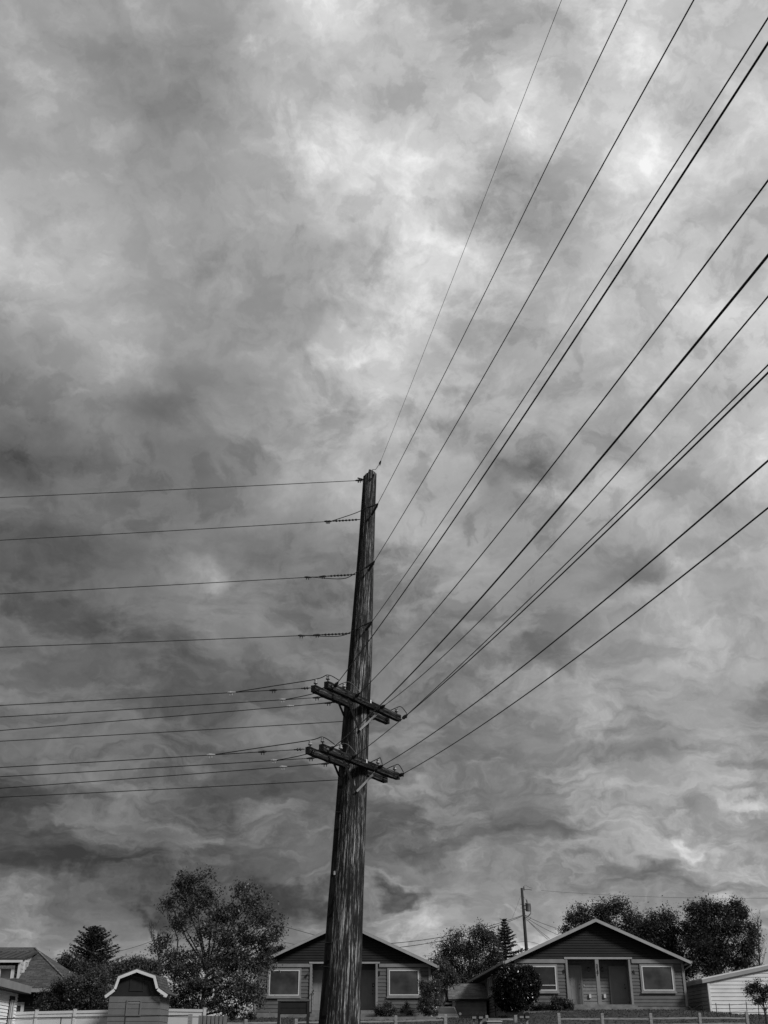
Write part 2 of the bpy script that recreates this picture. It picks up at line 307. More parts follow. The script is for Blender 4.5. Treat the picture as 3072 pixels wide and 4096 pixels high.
MT = dict(
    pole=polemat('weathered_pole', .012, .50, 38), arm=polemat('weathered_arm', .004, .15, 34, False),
    steel=mat('galvanised_steel', .13, .5, .3, 9, metal=.3), iron=mat('dark_iron', .025, .6, .4, 12),
    porcelain=mat('porcelain', .3, .2, .1, 5, spec=.6), wire=mat('wire_black', .012, .5, .2, 5), alu=mat('pale_clamp', .35, .4, .15, 9),
    tag=mat('white_tag', .75, .5, .1, 9), rubber=mat('polymer', .02, .45, .3, 9),
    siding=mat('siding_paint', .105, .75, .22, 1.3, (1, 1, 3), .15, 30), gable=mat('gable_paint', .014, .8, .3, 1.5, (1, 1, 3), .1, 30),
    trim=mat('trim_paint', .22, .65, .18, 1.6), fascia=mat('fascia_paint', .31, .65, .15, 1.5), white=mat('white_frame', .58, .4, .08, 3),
    door=mat('door_paint', .24, .55, .15, 1.2), pane=mat('window_pane', .06, .07, .6, .7, spec=.6, detail=3), pane2=mat('window_pane_dark', .03, .06, .4, 1.2, spec=.5),
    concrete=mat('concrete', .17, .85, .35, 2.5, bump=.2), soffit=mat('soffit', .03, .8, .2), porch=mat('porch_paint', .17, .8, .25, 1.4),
    shingle=shinglemat('roof_shingle', .085), shingle2=shinglemat('roof_shingle_pale', .15, .17, .5), metalroof=mat('metal_roof', .05, .5, .3, 2),
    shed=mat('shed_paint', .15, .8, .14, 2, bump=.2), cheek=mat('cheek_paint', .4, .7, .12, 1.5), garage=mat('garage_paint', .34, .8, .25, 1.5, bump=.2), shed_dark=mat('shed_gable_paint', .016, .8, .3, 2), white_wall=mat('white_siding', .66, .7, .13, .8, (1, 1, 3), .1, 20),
    bright=mat('bright_white_siding', .85, .6, .07, 1), vinyl=mat('vinyl_fence', .56, .5, .08, .8), darkwall=mat('dark_siding', .018, .8, .3, 2),
    grass=mat('lawn', .05, .95, .6, 2.2, bump=.8, bscale=14), blade=leafmat('grass_blade', .02, .085, .7, .2),
    rail=mat('weathered_rail', .26, .85, .45, 5, (1, 6, 6), .3, 30), plank=mat('grey_plank', .16, .85, .3, 4, (4, 1, .6)), board=mat('dark_board', .012, .8, .3, 3),
    leaf=leafmat('leaf_mid', .02, .14), leafd=leafmat('leaf_dark', .012, .085, .5), leafg=leafmat('leaf_glossy', .005, .03, .25, .6), needle=leafmat('needles', .008, .03, .7),
    bark=mat('bark', .05, .9, .5, 6, (4, 4, 1), .4), twig=mat('bare_twig', .045, .9, .3, 6),
    carpaint=mat('car_paint', .28, .25, .1, 2, spec=.6), chrome=mat('chrome', .75, .15, .05, 2, metal=.9), glass=mat('car_glass', .05, .05, .3, 2, spec=.7), tyre=mat('tyre', .015, .8, .2),
    can=mat('transformer_can', .23, .45, .15, 3, metal=.2), black=mat('black_metal', .01, .5, .3, 8), postfar=mat('far_pole_wood', .03, .85, .4, 5, (6, 6, 1)),
    blossom=mat('pale_blossom', .55, .7, .2, 9))

# ------------------------------------------------------------------ mesh helpers
class MB:
    def __init__(s): s.v = []; s.f = []; s.uv = {}
    def add(s, vs, fs):
        o = len(s.v); s.v += [tuple(p) for p in vs]; s.f += [tuple(i + o for i in f) for f in fs]
    def box(s, x0, x1, y0, y1, z0, z1):
        s.add([(x0,y0,z0),(x1,y0,z0),(x1,y1,z0),(x0,y1,z0),(x0,y0,z1),(x1,y0,z1),(x1,y1,z1),(x0,y1,z1)],
              [(0,3,2,1),(4,5,6,7),(0,1,5,4),(1,2,6,5),(2,3,7,6),(3,0,4,7)]); return s
    def prism(s, poly, a, b):      # polygon a-side [(x,y,z)..], offset vector b
        n = len(poly); A = [Vector(p) + Vector(a) for p in poly]; B = [Vector(p) + Vector(b) for p in poly]
        s.add(A + B, [tuple(range(n - 1, -1, -1)), tuple(range(n, 2 * n))] + [(i, (i + 1) % n, n + (i + 1) % n, n + i) for i in range(n)]); return s
    def board(s, p0, p1, z0, z1, th, i0=0, i1=0, lap=.0):
        # a board between plan points p0, p1; outward = right-hand side; i0/i1 pull the top corners in
        p0 = Vector((p0[0], p0[1])); p1 = Vector((p1[0], p1[1])); d = (p1 - p0).normalized(); n = Vector((d.y, -d.x)) * th
        n2 = n * (1 - lap)
        q0 = p0 + d * i0; q1 = p1 - d * i1
        s.add([(p0.x,p0.y,z0),(p1.x,p1.y,z0),(q1.x,q1.y,z1),(q0.x,q0.y,z1),
               (p0.x+n.x,p0.y+n.y,z0),(p1.x+n.x,p1.y+n.y,z0),(q1.x+n2.x,q1.y+n2.y,z1),(q0.x+n2.x,q0.y+n2.y,z1)],
              [(0,1,2,3),(7,6,5,4),(4,5,1,0),(5,6,2,1),(6,7,3,2),(7,4,0,3)]); return s
    def siding(s, p0, p1, z0, z1, pitch=.2, gap=.028, th=.045):
        s.board(p0, p1, z0, z1, .004)
        z = z0
        while z < z1 - .02:
            s.board(p0, p1, z + gap, min(z + pitch, z1), th, lap=.55); z += pitch
        return s
    def tube(s, pts, r, n=6, cap=True):
        pts = [Vector(p) for p in pts]; rr = r if isinstance(r, (list, tuple)) else [r] * len(pts)
        o = len(s.v); up = None
        for i, p in enumerate(pts):
            d = (pts[min(i + 1, len(pts) - 1)] - pts[max(i - 1, 0)])
            if d.length < 1e-9: d = Vector((0, 0, 1))
            d.normalize()
            if up is None:
                up = d.orthogonal().normalized()
            up = (up - d * up.dot(d))
            if up.length < 1e-6: up = d.orthogonal()
            up.normalize(); q = d.cross(up)
            for k in range(n):
                a = 2 * math.pi * k / n; s.v.append(tuple(p + (up * math.cos(a) + q * math.sin(a)) * rr[i]))
        for i in range(len(pts) - 1):
            for k in range(n):
                s.f.append((o + i*n + k, o + i*n + (k+1) % n, o + (i+1)*n + (k+1) % n, o + (i+1)*n + k))
        if cap:
            s.f.append(tuple(o + k for k in range(n - 1, -1, -1))); e = o + (len(pts) - 1) * n; s.f.append(tuple(e + k for k in range(n)))
        return s
    def lathe(s, base, axis, prof, n=12):     # prof: (distance along axis, radius)
        ax = Vector(axis).normalized(); b = Vector(base)
        return s.tube([b + ax * d for d, _ in prof], [max(r_, .0005) for _, r_ in prof], n)
    def build(s, name, m, parent=None, smooth=False, uvf=None):
        me = bpy.data.meshes.new(name); me.from_pydata(s.v, [], s.f); me.materials.append(m); me.update()
        if smooth:
            for p in me.polygons: p.use_smooth = True
        if uvf:
            uvl = me.uv_layers.new(name='UVMap')
            for l in me.loops: uvl.data[l.index].uv = uvf(me.vertices[l.vertex_index].co)
        o = bpy.data.objects.new(name, me); sc.collection.objects.link(o)
        if parent: o.parent = parent
        return o
def tag(o, label=None, cat=None, group=None, kind=None):
    if label: o['label'] = label
    if cat: o['category'] = cat
    if group: o['group'] = group
    if kind: o['kind'] = kind
    return o
def thing(name, label, cat, loc=(0, 0, 0), rz=0, group=None):
    o = bpy.data.objects.new(name, None); sc.collection.objects.link(o); o.location = loc; o.rotation_euler = (0, 0, rz)
    o.empty_display_size = .3
    return tag(o, label, cat, group)

# ------------------------------------------------------------------ ground
def sstep(a, b, x):
    t = min(max((x - a) / (b - a), 0), 1); return t * t * (3 - 2 * t)
def ground(x, y):
    hz = 3.20 + .45 * sstep(6.0, 9.6, x) - 1.0 * sstep(-9.0, -14, x) - .25 * sstep(17.5, 22, x)
    f = 2.02 - .25 * sstep(-10, -16, x)
    z = f * sstep(40, 61, y)
    z = z + (hz - f) * sstep(61.5, 71.5, y)
    dip = sstep(2.0, 3.4, x) * (1 - sstep(7.2, 8.2, x)) * sstep(73, 78, y) * (1 - sstep(88, 100, y))
    z -= .95 * dip
    return z
def build_ground():
    xs = [-1500, -700, -300, -150, -90, -60] + list(np.arange(-45, 46, .75)) + [60, 90, 150, 300, 700, 1500]
    ys = [-600, -200, -60, -20, 0, 10, 20, 30, 38] + list(np.arange(42, 60, 1.5)) + list(np.arange(60, 74, .4)) + list(np.arange(74, 102, 1)) + [110, 130, 170, 250, 400, 800, 1600, 3200]
    rnd = random.Random(3); v = []; f = []
    for y in ys:
        for x in xs:
            z = ground(x, y)
            if abs(x) < 46 and 60 < y < 72: z += rnd.uniform(-.018, .018)
            v.append((x, y, z))
    nx = len(xs)
    for j in range(len(ys) - 1):
        for i in range(nx - 1): f.append((j*nx+i, j*nx+i+1, (j+1)*nx+i+1, (j+1)*nx+i))
    b = MB(); b.v = v; b.f = f
    tag(b.build('ground', MT['grass'], smooth=True), kind='structure')
build_ground()
def quads(name, cen, d1, d2, m, parent=None):
    n = len(cen); V = np.empty((n, 4, 3), np.float32)
    V[:, 0] = cen - d1; V[:, 1] = cen + d2; V[:, 2] = cen + d1; V[:, 3] = cen - d2
    me = bpy.data.meshes.new(name); me.vertices.add(4 * n); me.vertices.foreach_set('co', V.reshape(-1))
    me.loops.add(4 * n); me.loops.foreach_set('vertex_index', np.arange(4 * n, dtype=np.int32))
    me.polygons.add(n); me.polygons.foreach_set('loop_start', np.arange(0, 4 * n, 4, dtype=np.int32))
    me.materials.append(m); me.update(calc_edges=True)
    o = bpy.data.objects.new(name, me); sc.collection.objects.link(o)
    if parent: o.parent = parent
    return o
def unit(a): return a / (np.linalg.norm(a, axis=1, keepdims=True) + 1e-9)
def leaf_quads(name, pts, size, m, parent, rs, flat=.45, lw=.45, heading=None, hw=.0):
    n = len(pts); s = size * rs.uniform(.55, 1.3, (n, 1))
    a = rs.normal(size=(n, 3)); a[:, 2] *= .8
    if heading is not None: a = unit(a) * (1 - hw) + heading * hw
    a = unit(a); nn = rs.normal(size=(n, 3)); nn[:, 2] = np.abs(nn[:, 2]) + flat
    b = unit(np.cross(nn, a))
    return quads(name, pts, a * s * .5, b * s * .5 * lw * rs.uniform(.6, 1.2, (n, 1)), m, parent)
# lawn blades: one uncountable mass
rs = np.random.RandomState(5)
n = 26000; gx = rs.uniform(-13, 27, n); gy = rs.uniform(62.5, 71.2, n)
gz = np.array([ground(a, b) for a, b in zip(gx, gy)])
hh = rs.uniform(.015, .045, n)
up_ = np.stack([rs.normal(0, .02, n), rs.normal(0, .02, n), hh], 1); wd = np.stack([rs.uniform(-.03, .03, n), rs.uniform(-.02, .02, n), np.zeros(n)], 1)
tag(quads('grass', np.stack([gx, gy, gz + hh * .8], 1), up_, wd, MT['blade']), 'short uneven lawn grass on the bank in front of the houses', 'grass', kind='stuff')

# ------------------------------------------------------------------ the big utility pole
PY = 22.0
PROF = [(1896, 1480.5, 49), (2250, 1462, 67.5), (2650, 1440, 93), (2900, 1423, 104), (3200, 1406.5, 119), (3600, 1383.5, 141), (3900, 1368, 155), (4096, 1357, 166)]
pol = []
for y, c, wpx in PROF:
    p = P(c, y, PY); pol.append((p.z, p.x, wpx / 2 / PPM(PY, p.z)))
pol.sort()
z0, x0, r0 = pol[0]; z1, x1, r1_ = pol[1]
pol.insert(0, (0.0, x0 - (x1 - x0) / (z1 - z0) * z0, r0 + .06))
def pole_at(z):
    for a, b in zip(pol, pol[1:]):
        if z <= b[0]:
            t = (z - a[0]) / (b[0] - a[0]); return a[1] + (b[1] - a[1]) * t, a[2] + (b[2] - a[2]) * t
    return pol[-1][1], pol[-1][2]
base_x = pol[0][1]
T = thing('utility_pole', 'huge weathered wooden utility pole with two double crossarms, nearest the viewer', 'utility pole', (base_x, PY, 0))
OFF = Vector((base_x, PY, 0))
def loc(p): return Vector(p) - OFF
NS, NR = 96, 130
rr = random.Random(8); zt = pol[-1][0]
b = MB(); uvs = []
groove = [rr.uniform(-1, 1) for _ in range(NS)]
for j in range(NR + 1):
    z = zt * j / NR; cx_, r_ = pole_at(z)
    for k in range(NS):
        a = 2 * math.pi * k / NS - math.pi / 2          # k=0 faces the camera
        g = groove[k] * .010 * math.sin(z * .9 + k * 1.7) + .006 * groove[(k * 7) % NS]
        # left face a little flattened
        zz = z
        if j == NR: zz = z + (.05 if math.cos(a) > -.2 else -.02 + .0) - abs(math.cos(a) + .1) * .05
        b.v.append((cx_ + math.cos(a) * (r_ + g) - base_x, math.sin(a) * (r_ + g), zz))
for j in range(NR):
    for k in range(NS): b.f.append((j*NS+k, j*NS+(k+1) % NS, (j+1)*NS+(k+1) % NS, (j+1)*NS+k))
b.f.append(tuple(NR * NS + k for k in range(NS)))
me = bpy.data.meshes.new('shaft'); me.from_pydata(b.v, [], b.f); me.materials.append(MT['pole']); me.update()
uvl = me.uv_layers.new(name='UVMap')
for p in me.polygons:
    p.use_smooth = True
    for li in p.loop_indices:
        vi = me.loops[li].vertex_index; k = vi % NS; j = vi // NS
        ks = k
        if p.index < NR * NS and (p.index % NS) == NS - 1 and k == 0: ks = NS
        # u counts metres round the pole from the back seam, 1.0 at the camera side
        uu = (ks + NS / 2) if ks < NS / 2 else (ks - NS / 2)
        if p.index < NR * NS and (p.index % NS) == NS // 2 - 1 and k == NS // 2: uu = NS
        uvl.data[li].uv = (uu / NS * 2.0, zt * j / NR)
shaft = bpy.data.objects.new('shaft', me); sc.collection.objects.link(shaft); shaft.parent = T

def pole_front(px, py, extra=.02):       # point on the near surface of the pole seen at a pixel
    z = P(px, py, PY).z
    for _ in range(4):
        cx_, r_ = pole_at(z); X = P(px, py, PY - r_ * .8).x; dx = max(-r_ * .95, min(r_ * .95, X - cx_))
        Y = PY - math.sqrt(max(r_ * r_ - dx * dx, 0)) - extra; z = P(px, py, Y).z
    return P(px, py, Y)
# crossarms: level timbers, found from the pixels of both ends
def arm_line(a, b, Yat):
    ra, rb = ray(*a), ray(*b)
    h = 6.0
    def ends(h): return Vector((ra[0] / ra[1] * h, h / ra[1], EYE + h)), Vector((rb[0] / rb[1] * h, h / rb[1], EYE + h))
    lo, hi = 3.0, 12.0
    for _ in range(50):
        h = (lo + hi) / 2; e0, e1 = ends(h); xp, r_ = pole_at(EYE + h)
        t = (xp - e0.x) / (e1.x - e0.x); Y = e0.y + (e1.y - e0.y) * t
        if Y < Yat: lo = h
        else: hi = h
    return ends(h)
UPF = arm_line((1305, 2739), (1596, 2874), PY - .68)
LOF = arm_line((1284.5, 2990.7), (1591, 3106.5), PY - .76)
def arm_back(a, b, h):
    ra, rb = ray(*a), ray(*b); h -= EYE
    return Vector((ra[0] / ra[1] * h, h / ra[1], EYE + h)), Vector((rb[0] / rb[1] * h, h / rb[1], EYE + h))
UPB = arm_back((1252, 2754), (1550, 2884.5), UPF[0].z)
LOB = arm_back((1230, 3001), (1542.6, 3118.5), LOF[0].z)
AW, AH = .052, .068                     # half width, half height of an arm
def make_arm(E):
    e0, e1 = E; d = (e1 - e0).normalized(); nrm = Vector((d.y, -d.x, 0)); b = MB(); L = (e1 - e0).length
    K = 24; rnd = random.Random(int(e0.x * 1000))
    for i in range(K + 1):
        c = e0 + d * L * i / K
        for (s_, t_) in ((-1, -1), (1, -1), (1, -.25), (1, 1), (.2, 1), (-1, 1)):
            j = rnd.uniform(-.004, .004)
            b.v.append(tuple(loc(c + nrm * s_ * (AW + j) + Vector((0, 0, t_ * (AH + j))))))
    for i in range(K):
        for k in range(6): b.f.append((i*6+k, i*6+(k+1) % 6, (i+1)*6+(k+1) % 6, (i+1)*6+k))
    b.f.append(tuple(range(5, -1, -1))); b.f.append(tuple(K*6 + k for k in range(6)))
    o = b.build('crossarm', MT['arm'], T)
    me = o.data; uvl = me.uv_layers.new(name='UVMap')
    for p in me.polygons:
        for li in p.loop_indices:
            vi = me.loops[li].vertex_index
            uvl.data[li].uv = ((vi % 6) * .07 + (.07 * 6 if (vi % 6 == 0 and any((me.loops[q].vertex_index % 6) == 5 for q in p.loop_indices)) else 0), L * (vi // 6) / K)
    return o, d, nrm
A_UF, A_LF, A_UB, A_LB = make_arm(UPF), make_arm(LOF), make_arm(UPB), make_arm(LOB)
def on_arm(E, px, py, side=0.0):         # point of the arm's vertical plane seen at a pixel
    e0, e1 = E; d = (e1 - e0).normalized(); n = Vector((d.y, -d.x, 0)); o = e0 + n * side
    r = ray(px, py); # (r0*Y, Y): n.((r0 Y,Y)-o)=0
    Y = (n.x * o.x + n.y * o.y) / (n.x * r[0] + n.y); return Vector((r[0] * Y, Y, EYE + r[1] * Y))
def arm_pt(E, px):                       # point on the arm axis whose picture x is px
    e0, e1 = E; lo, hi = -.1, 1.1
    for _ in range(40):
        m = (lo + hi) / 2; q = e0 + (e1 - e0) * m
        x = 1536 + F * q.x / (q.y * CT + (q.z - EYE) * ST)
        if x < px: lo = m
        else: hi = m
    return q
def brace(parent, p, q, m='steel'):
    b = MB(); d = (q - p).normalized(); s = d.cross(Vector((0, 1, 0))).normalized() * .022; t = Vector((0, -.004, 0))
    A = [p - s, p + s, q + s, q - s]
    b.add([loc(v - t) for v in A] + [loc(v + t) for v in A], [(0,1,2,3),(7,6,5,4),(0,4,5,1),(1,5,6,2),(2,6,7,3),(3,7,4,0)])
    return b.build('brace', MT[m], parent)
def arm_kit(AF, EF, AB, EB, bl, br, bot, bb, bbot):
    of, ob = AF[0], AB[0]; nf = AF[2]
    brace(of, on_arm(EF, *bl, side=AW + .01), pole_front(bot[0], bot[1], .04)); brace(of, on_arm(EF, *br, side=AW + .012), pole_front(bot[0] + 3, bot[1], .06))
    z_ = arm_pt(EB, bb[0]); z_ = z_ + AB[2] * (AW + .01) - Vector((0, 0, AH))
    pb = pole_front(bbot[0] + 6, bbot[1]); brace(ob, z_, Vector((pb.x, PY - .16, pb.z)), 'iron')
arm_kit(A_UF, UPF, A_UB, UPB, (1391, 2795), (1511, 2853), (1436, 2920), (1342, 2805), (1372, 2868))
arm_kit(A_LF, LOF, A_LB, LOB, (1374, 3041), (1501, 3089), (1424, 3166), (1323, 3051), (1352, 3108))
def pin_ins(A, E, px, h=.15):
    q = arm_pt(E, px) + Vector((0, 0, AH)); b = MB()
    b.lathe(loc(q), (0, 0, 1), [(0, .012), (.045, .012)], 8); b.build('insulator_pin', MT['iron'], A[0])
    b = MB(); b.lathe(loc(q + Vector((0, 0, .045))), (0, 0, 1), [(0, .022), (.005, .040), (.03, .042), (.045, .028), (.052, .026), (.06, .034), (.08, .03), (.09, .018)], 14)
    b.build('pin_insulator', MT['porcelain'], A[0], True)
    return q + Vector((0, 0, .145))
tops = {}
for nm, A, E, xs_ in (('uf', A_UF, UPF, (1311, 1376, 1586)), ('ub', A_UB, UPB, (1262,)), ('lf', A_LF, LOF, (1290, 1362, 1512, 1579)), ('lb', A_LB, LOB, (1240,))):
    tops[nm] = [pin_ins(A, E, x_) for x_ in xs_]
# spacer bolts, washers and tags on the arms
for EF, EB in ((UPF, UPB), (LOF, LOB)):
    for t_ in (.04, .93):
        b = MB(); b.tube([loc(EF[0] + (EF[1] - EF[0]) * t_ + Vector((.0, -.08, 0))), loc(EB[0] + (EB[1] - EB[0]) * t_ + Vector((0, .08, 0)))], .010, 6); b.build('spacer_bolt', MT['iron'], T)
for E, px, py in ((UPF, 1483, 2816), (LOF, 1467, 3057)):
    q = on_arm(E, px, py, AW + .004); q.z = E[0].z + .05; b = MB(); b.box(-.018, .018, -.004, .004, -.035, .035)
    o = b.build('marker_tag', MT['tag'], T); o.location = loc(q); o.rotation_euler.z = math.atan2((E[1] - E[0]).y, (E[1] - E[0]).x)
rb_ = random.Random(4)
for A, E in ((A_UF, UPF), (A_LF, LOF), (A_UB, UPB), (A_LB, LOB)):
    for t_ in (.03, .22, .42, .47, .62, .80, .97):
        b = MB(); q = E[0] + (E[1] - E[0]) * t_ + A[2] * (AW + .002) + Vector((0, 0, rb_.uniform(-.02, .03)))
        b.lathe(loc(q), A[2], [(0, .022), (.008, .022), (.009, .012), (.03, .012)], 8); b.build('bolt', MT['iron'], A[0])
# ---- line wires
DR = Vector((.197, -1.0, 0)).normalized()
def track(A0_, d, px, py):               # parameter t and z where A0+t*d stands over the pixel
    r = ray(px, py); t = (r[0] * A0_.y - A0_.x) / (d.x - r[0] * d.y); Y = A0_.y + t * d.y
    return t, EYE + r[1] * Y
def strain(p, d, L, m='rubber', r=.028, sheds=5):
    b = MB(); pr = [(0, .010), (.04, .010)]
    for i in range(sheds):
        q = .06 + (L - .1) * i / sheds; st_ = (L - .1) / sheds
        pr += [(q, r * .45), (q + st_ * .3, r), (q + st_ * .5, r), (q + st_ * .8, r * .45)]
    pr += [(L - .03, .012), (L, .014)]
    b.lathe(loc(p), d, pr, 10); return b.build('strain_insulator', MT[m], T, True)
def clamp(p, d, L=.14):
    b = MB(); d = Vector(d).normalized(); b.tube([loc(p), loc(p + d * L * .3), loc(p + d * L)], [.012, .026, .014], 7)
    for k in (.3, .6): b.tube([loc(p + d * L * k + Vector((0, 0, .01))), loc(p + d * L * k - Vector((0, 0, .06)))], .009, 5)
    return b.build('wire_clamp', MT['iron'], T)
RIGHT = [  # start pixel, start kind, mid pixel, end pixel, wire radius, label
 ((1500, 1902), 'pole', (1699, 1400), (2246, 0), .0045, 'thinnest overhead wire, rising from the very top of the big pole to the upper edge'),
 ((1486, 2062), 'pole', (1826, 1400), (2508, 0), .0075, 'overhead wire leaving the big pole at the second level from the top, toward upper right'),
 ((1472, 2286), 'pole', (1995, 1400), (2775, 0), .0085, 'overhead wire leaving the big pole at the third level from the top, toward upper right'),
 ((1462, 2522), 'pole', (2221, 1400), (3072, 72), .0085, 'thin overhead wire from the fourth pole level, running just above a thicker cable'),
 ((1326, 2732), 'uf', (2270, 1400), (3072, 172), .014, 'thick overhead cable from the left tip of the upper crossarm, crossing the pole'),
 ((1412, 2778), 'uf', (2564, 1400), (3072, 722), .012, 'overhead cable from the middle of the upper crossarm, just left of the pole centre'),
 ((1309, 2988), 'lf', (2763, 1400), (3072, 1022), .015, 'thick overhead cable from the left tip of the lower crossarm, passing over the upper braces'),
 ((1511, 2831), 'uf', (2892, 1400), (3072, 1186), .012, 'overhead cable from the upper crossarm, second from its right tip'),
 ((1398, 3027), 'lf', (1698, 2800), (3072, 1491), .012, 'lower cable of the close pair on the right, starting mid lower crossarm'),
 ((1600, 2872), 'uf', (1760, 2737), (3072, 1460), .013, 'upper cable of the close pair on the right, starting at the upper crossarm tip'),
 ((1502, 3070), 'lf', (1917, 2800), (3072, 1843), .014, 'overhead cable from the lower crossarm, second lowest on the right side'),
 ((1586, 3103), 'lf', (2073, 2800), (3072, 2032), .014, 'lowest overhead cable on the right, from the right tip of the lower crossarm')]
rw_start = []
for i, (a, kind, m, e, rad, lab) in enumerate(RIGHT):
    if kind == 'pole': A = pole_front(a[0], a[1], .03)
    else:
        E = UPF if kind == 'uf' else LOF; A = arm_pt(E, a[0]); A = A + (A_UF if kind == 'uf' else A_LF)[2] * (AW + .02)
    t1, zz1 = track(A, DR, *m); t2, zz2 = track(A, DR, *e)
    # z = A.z + s t + c t^2 through both pixels
    c = ((zz2 - A.z) / t2 - (zz1 - A.z) / t1) / (t2 - t1); s_ = (zz1 - A.z) / t1 - c * t1
    c = max(-.002, min(c, .006)); s_ = (zz2 - A.z) / t2 - c * t2
    def pt(t): return Vector((A.x + DR.x * t, A.y + DR.y * t, A.z + s_ * t + c * t * t))
    L = [.55, .62, .62, .62, .0, .0, .0, .0, .0, .0, .0, .0][i] if kind == 'pole' else .30
    d0 = (pt(1.0) - pt(0)).normalized()
    if i: strain(pt(0), d0, L, 'rubber', .030 if kind == 'pole' else .038, 6 if kind == 'pole' else 3)
    clamp(pt(L), d0, .15)
    rw_start.append((pt(L + .1), d0))
    K = 40; tt = [L + (t2 + 9 - L) * (k / K) for k in range(K + 1)]
    b = MB(); o0 = pt(L); b.tube([pt(t) - o0 for t in tt], rad * (.56 if rad > .011 else .8), 7)
    w_ = b.build('power_line', MT['wire'], None, True); w_.location = o0; tag(w_, lab, 'power line', 'overhead wires running from the pole toward the upper right')
LEFT = [  # end pixel at pole side, pixel at the picture edge, depth, label
 ((1441, 1921), 1990, 'pole', 'topmost of the wires running left, tied at the very top of the pole'),
 ((1438, 2078), 2161, 'pole', 'second highest wire running left from the big pole'),
 ((1421, 2298), 2376, 'pole', 'third highest wire running left from the big pole'),
 ((1402, 2534), 2589, 'pole', 'fourth highest wire running left, just above the upper crossarm group'),
 ((1246, 2760), 2822, UPB, 'highest of the four left wires at the upper crossarm, tied to its left tip'),
 ((1326, 2801), 2868, UPB, 'second of the four left wires at the upper crossarm'),
 ((1372, 2855), 2922, UPB, 'third of the four left wires at the upper crossarm'),
 ((1530, 2889), 2965, UPB, 'lowest of the four left wires at the upper crossarm, passing behind the pole'),
 ((1218, 3010), 3070, LOB, 'highest of the four left wires at the lower crossarm, tied to its left tip'),
 ((1304, 3045), 3107, LOB, 'second of the four left wires at the lower crossarm'),
 ((1360, 3092), 3153, LOB, 'third of the four left wires at the lower crossarm'),
 ((1520, 3120), 3189, LOB, 'lowest of all the wires running left, passing behind the pole')]
lw_pts = []
DL = Vector((-1, 0, 0))
for i, (a, ye, kind, lab) in enumerate(LEFT):
    if kind == 'pole':
        z = P(a[0], a[1], PY).z; cx_, r_ = pole_at(z); A = P(a[0], a[1], PY); A = Vector((cx_ - r_ - .01, PY, A.z)); ins = [.0, .62, .62, .62][i]
    else:
        A = arm_pt(kind, a[0]); ins = .2
    t2, zz2 = track(A, DL, 0, ye); s_ = (zz2 - A.z) / t2
    def ptl(t, A=A, s_=s_, t2=t2): return Vector((A.x - t, A.y, A.z + s_ * t - .0006 * t * (t2 - t)))
    d0 = (ptl(1) - ptl(0)).normalized()
    if ins: strain(ptl(0), d0, ins, 'rubber', .024 if kind == 'pole' else .030, 7 if kind == 'pole' else 2)
    ext = {4: .45, 8: .5}.get(i, 0)
    clamp(ptl(ins + .02 + ext), d0, .16)
    lw_pts.append(ptl)
    K = 30; b = MB(); o0 = ptl(ins); b.tube([ptl(ins + (t2 + 14 - ins) * (k / K)) - o0 for k in range(K + 1)], .0078, 6)
    w_ = b.build('power_line', MT['wire'], None, True); w_.location = o0; tag(w_, lab, 'power line', 'overhead wires running from the pole toward the left edge')
def jumper(pts, r=.009, m='wire', pale=False):
    # smooth curve through the points
    P_ = [Vector(p) for p in pts]; out = []
    for i in range(len(P_) - 1):
        a = P_[max(i - 1, 0)]; b_ = P_[i]; c = P_[i + 1]; d = P_[min(i + 2, len(P_) - 1)]
        for k in range(6):
            t = k / 6; out.append(.5 * ((2 * b_) + (c - a) * t + (2 * a - 5 * b_ + 4 * c - d) * t * t + (3 * b_ - a - 3 * c + d) * t ** 3))
    out.append(P_[-1]); b = MB(); b.tube([loc(p) for p in out], r, 6); return b.build('jumper_wire', MT[m], T, True)
# jumpers on the three upper levels pass in front of the pole
for i, mids in ((1, [(1470, 2030), (1420, 2053)]), (2, [(1462, 2272), (1425, 2290), (1370, 2315)]), (3, [(1455, 2500), (1405, 2527), (1350, 2545)])):
    e = lw_pts[i]({1: .66, 2: .98, 3: .98}[i]); s0 = rw_start[i][0]
    pm = []
    for k, (x_, y_) in enumerate(mids):
        pm.append(pole_front(x_, y_, .12) if x_ > 1415 - i * 10 else P(x_, y_, PY - .15))
    jumper([s0] + pm + [e])
    cl = clamp(e + Vector((-.15, 0, 0)), (1, 0, -.05), .16)
    b = MB(); q0, q1 = s0, pm[0]           # ridged dead-end grip on the jumper
    b.tube([loc(q0 + (q1 - q0) * k / 14) for k in range(15)], [.013 + .012 * (k % 2) for k in range(15)], 6); b.build('line_grip', MT['iron'], T)
# cap jumper and ties at the top
jumper([pole_front(1476, 1890, .02), P(1492, 1878, PY - .1), P(1503, 1877, PY - .25), rw_start[0][0]], .006)
clamp(pole_front(1492, 1908, .03), (.2, -1, .3), .1)
clamp(lw_pts[0](-.02), (-1, 0, .4), .16); clamp(lw_pts[0](.02), (-1, 0, 0), .14)
